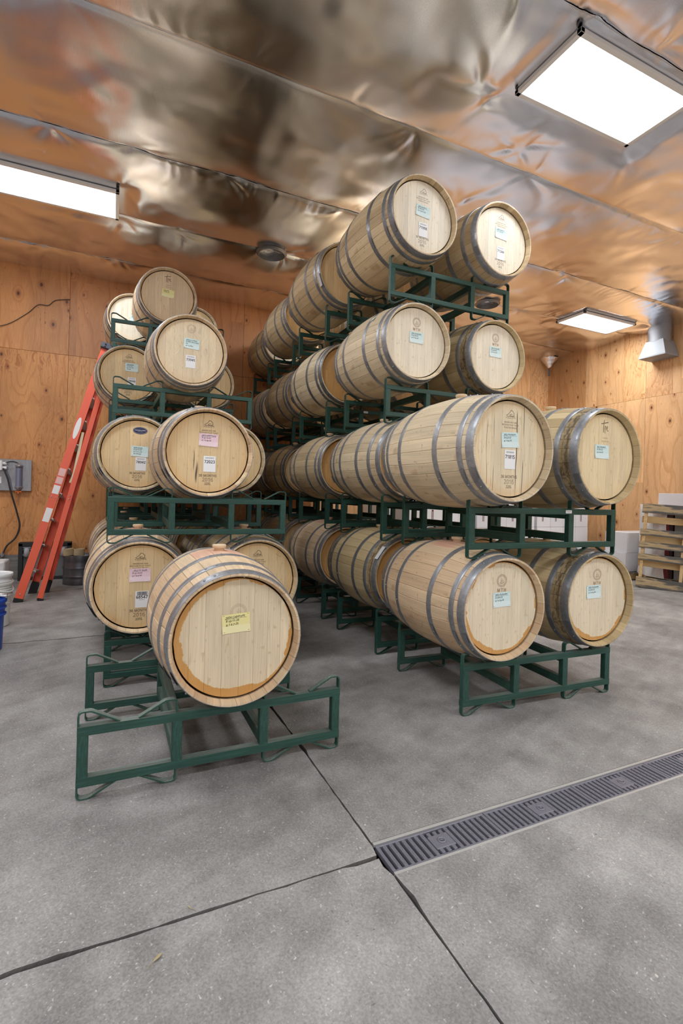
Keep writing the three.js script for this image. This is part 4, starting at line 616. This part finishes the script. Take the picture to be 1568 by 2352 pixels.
function carton(x, y, d, w, h, dp, label, o = {}) {
  const t = thing('carton', label, 'box', x, y, d, o.turn ?? 0, 'white cartons by the right wall'), k = Math.floor(rnd() * 3);
  part('carton_body', bx(w - 0.004, h - 0.003, dp - 0.004, 0, h / 2, 0, 0.004), o.mat ?? cartonMats[k], t);
  if (!o.plain) part('flap_seam', bx(w - 0.01, 0.001, 0.045, 0, h - 0.0008, 0, 0.0003), seamMat, t);
  if (o.strip) part('printed_strip', plainBox(0.035, h * 0.52, 0.001, -w * 0.08, h * 0.56, dp / 2 - 0.0015), stripMat, t);
  return t;
}
function floorPallet(x, d, w, dp, label) {
  const t = thing('flat_pallet', label, 'pallet', x, 0, d);
  for (const z of [-dp / 2 + 0.05, 0, dp / 2 - 0.05]) part('stringer', bx(w, 0.09, 0.04, 0, 0.06, z), cleanBoard, t);
  for (let i = 0; i < 7; i++) part('deck_board', bx(0.1, 0.018, dp, -w / 2 + 0.05 + i * (w - 0.1) / 6, 0.114, 0), greyBoard, t);
}
const COLW = 0.31, ROWH = 0.335;
[[4.65, 'carton pallet furthest left behind the right barrel row'], [5.95, 'middle carton pallet behind the right barrel row'], [7.25, 'carton pallet behind the front of the right barrel row']].forEach(([cx, lab], pi) => {
  floorPallet(cx, 6.75, 1.26, 0.9, lab);
  for (let r = 0; r < 3; r++) for (let c = 0; c < 4; c++) carton(cx + (c - 1.5) * COLW + (r % 2 ? 0.004 : 0), 0.124 + r * ROWH, 6.56, COLW, ROWH, 0.44, `white carton, ${['lowest', 'middle', 'top'][r]} row, ${['first', 'second', 'third', 'fourth'][c]} from the left on the ${['far left', 'middle', 'right'][pi]} carton pallet`, { strip: r === 2 });
});
carton(7.15, 0.124 + 3 * ROWH, 6.6, 0.4, 0.3, 0.4, 'extra carton on top of the carton pallet beside the right barrel row', {});
{ const t = carton(5.75, 0.124 + 3 * ROWH, 6.56, 0.36, 0.17, 0.3, 'low lettered carton on top of the middle carton pallet', { plain: 1, mat: std({ color: 0xcfcdcd, roughness: 0.75 }) }); part('printed_word', plainBox(0.2, 0.06, 0.001, 0.04, 0.09, 0.149), std({ roughness: 0.7, map: canvasTex(128, 48, (g) => { g.fillStyle = '#cfcdcd'; g.fillRect(0, 0, 128, 48); g.fillStyle = '#26242a'; g.font = 'italic bold 36px sans-serif'; g.fillText('GEI', 20, 38); }) }), t); }
for (const [cx, lab] of [[4.65, 'left'], [5.95, 'middle'], [7.25, 'right']]) { const t = thing('wrapped_load', `tall white wrapped pallet load behind the ${lab} carton pallet, against the back wall`, 'pallet load', cx, 0, 7.46); part('load_body', bx(1.24, 1.2, 0.72, 0, 0.72, 0, 0.02), cartonMats[0], t); part('load_pallet', bx(1.24, 0.11, 0.72, 0, 0.057, 0), greyBoard, t); }
// right-hand group next to the wall
floorPallet(8.0, 5.72, 0.9, 0.8, 'flat pallet under the plain cartons left of the leaning pallet');
carton(7.86, 0.124, 5.62, 0.46, 0.31, 0.4, 'lower plain carton left of the leaning pallet', {}); carton(7.88, 0.434, 5.62, 0.45, 0.33, 0.4, 'upper plain carton left of the leaning pallet', {});
carton(8.33, 0.124, 5.62, 0.44, 0.31, 0.4, 'lower carton against the right wall left of the leaning pallet', {}); carton(8.33, 0.434, 5.62, 0.43, 0.33, 0.4, 'upper carton against the right wall left of the leaning pallet', {});
// wrapped load behind the leaning pallet
{
  floorPallet(8.1, 4.72, 0.86, 0.9, 'flat pallet under the stretch-wrapped load');
  const red = std({ roughness: 0.6, map: canvasTex(128, 128, (g) => { g.fillStyle = '#3a1d26'; g.fillRect(0, 0, 128, 128); g.fillStyle = '#8e2a26'; g.beginPath(); g.moveTo(20, 128); g.quadraticCurveTo(24, 40, 64, 30); g.quadraticCurveTo(104, 40, 104, 128); g.fill(); g.strokeStyle = '#57201f'; g.lineWidth = 5; for (let i = 0; i < 5; i++) { g.beginPath(); g.moveTo(36 + i * 14, 128); g.quadraticCurveTo(40 + i * 12, 80, 56 + i * 5, 46); g.stroke(); } }) });
  const rows = ['bottom', 'middle', 'upper'];
  for (let r = 0; r < 3; r++) { carton(7.88, 0.124 + r * 0.35, 5.13, 0.4, 0.35, 0.22, `${rows[r]} white carton inside the stretch-wrapped load`, { plain: 1 }); carton(7.88, 0.124 + r * 0.35, 4.86, 0.3, 0.35, 0.4, `${rows[r]} red and dark printed carton inside the stretch-wrapped load`, { plain: 1, mat: red, turn: -Math.PI / 2 }); carton(7.95, 0.124 + r * 0.35, 4.46, 0.54, 0.35, 0.46, `${rows[r]} grey carton at the back of the stretch-wrapped load`, { plain: 1, mat: std({ color: 0x8d8a88, roughness: 0.8 }) }); }
  carton(8.12, 1.185, 4.72, 0.5, 0.235, 0.7, 'white wrapped box on top of the load behind the leaning pallet', { mat: std({ color: 0xf0eff2, roughness: 0.25, bumpMap: concreteTex, bumpScale: 0.006 }) });
  const sh = new THREE.CylinderGeometry(0.62, 0.66, 1.1, 44, 18, true, 2.65, 2.15), p = sh.attributes.position; for (let i = 0; i < p.count; i++) { const n = 1 + (fbm(p.getY(i) * 5, Math.atan2(p.getZ(i), p.getX(i)) * 5, 3) - 0.5) * 0.14; p.setX(i, p.getX(i) * n * 0.98); p.setZ(i, p.getZ(i) * n); } sh.computeVertexNormals();
  const t = thing('stretch_wrap', 'loose clear stretch film sagging round the wrapped load', 'plastic film', 8.12, 0.13, 4.76);
  part('film', sh, new THREE.MeshPhysicalMaterial({ color: 0xffffff, transmission: 0.45, thickness: 0, roughness: 0.35, side: THREE.DoubleSide }), t, 0, 0.56, 0);
}
{ // pallet standing on edge
  const L = new THREE.Vector3(7.12, 0, -4.9), R = new THREE.Vector3(7.66, 0, -3.95), along = R.clone().sub(L).normalize(), t = thing('leaning_pallet', 'weathered wooden pallet standing on edge against the wrapped load', 'pallet', 7.12, 0, 4.9);
  t.rotation.order = 'YXZ'; t.rotation.y = Math.atan2(-along.z, along.x); t.rotation.x = -0.13; t.rotation.z = -0.05;
  const W = 1.1, front = [[0.02, 0.15], [0.24, 0.075], [0.42, 0.1], [0.6, 0.1], [0.79, 0.1], [0.94, 0.07], [1.13, 0.14]], back = [[0.02, 0.12], [0.33, 0.1], [0.7, 0.1], [0.99, 0.1], [1.14, 0.13]];
  for (const x of [0.05, W / 2, W - 0.05]) part('stringer', bx(0.042, 1.24, 0.085, x, 0.65, -0.06, 0.004), cleanBoard, t);
  front.forEach(([y, h], i) => { if (i === 1 || i === 5) return; part('deck_board', bx(W, h, 0.018, W / 2, y + h / 2, -0.006 + 0.001 * (i % 2), 0.003), i === 0 || i === 6 || i % 2 ? greyBoard : greyBoard, t); });
  back.forEach(([y, h]) => part('deck_board', bx(W, h, 0.018, W / 2, y + h / 2, -0.113, 0.003), cleanBoard, t));
}
// ---------------------------------------------------------------- scraps on the floor
{
  const leafM = std({ color: 0xa89878, roughness: 0.9, side: THREE.DoubleSide });
  const leaf = (x, d, s, turn, label) => { const sh = new THREE.Shape(); sh.moveTo(0, 0); sh.quadraticCurveTo(0.012, 0.004, 0.022, 0.001); sh.quadraticCurveTo(0.014, -0.008, 0, 0); const g = new THREE.ExtrudeGeometry(sh, { depth: 0.0008, bevelEnabled: false }); g.rotateX(-Math.PI / 2); g.scale(s, 1, s); const p = g.attributes.position; for (let i = 0; i < p.count; i++) p.setY(i, p.getY(i) + 0.004 * Math.sin(p.getX(i) * 90)); g.computeVertexNormals(); const t = thing('dry_leaf', label, 'leaf', x, 0.002, d, turn); part('leaf_blade', g, leafM, t); part('leaf_stem', tube([[0, 0, 0], [-0.01, 0.002, 0.002], [-0.02, 0.001, 0.001]], 0.0008, 8, 5), leafM, t); };
  leaf(0.13, 1.42, 1.5, 0.6, 'small curled dry leaf on the concrete, lower left'); leaf(0.25, 1.56, 0.7, 2.2, 'tiny dry leaf scrap just below the long floor crack');
}
renderer.render(scene, camera);
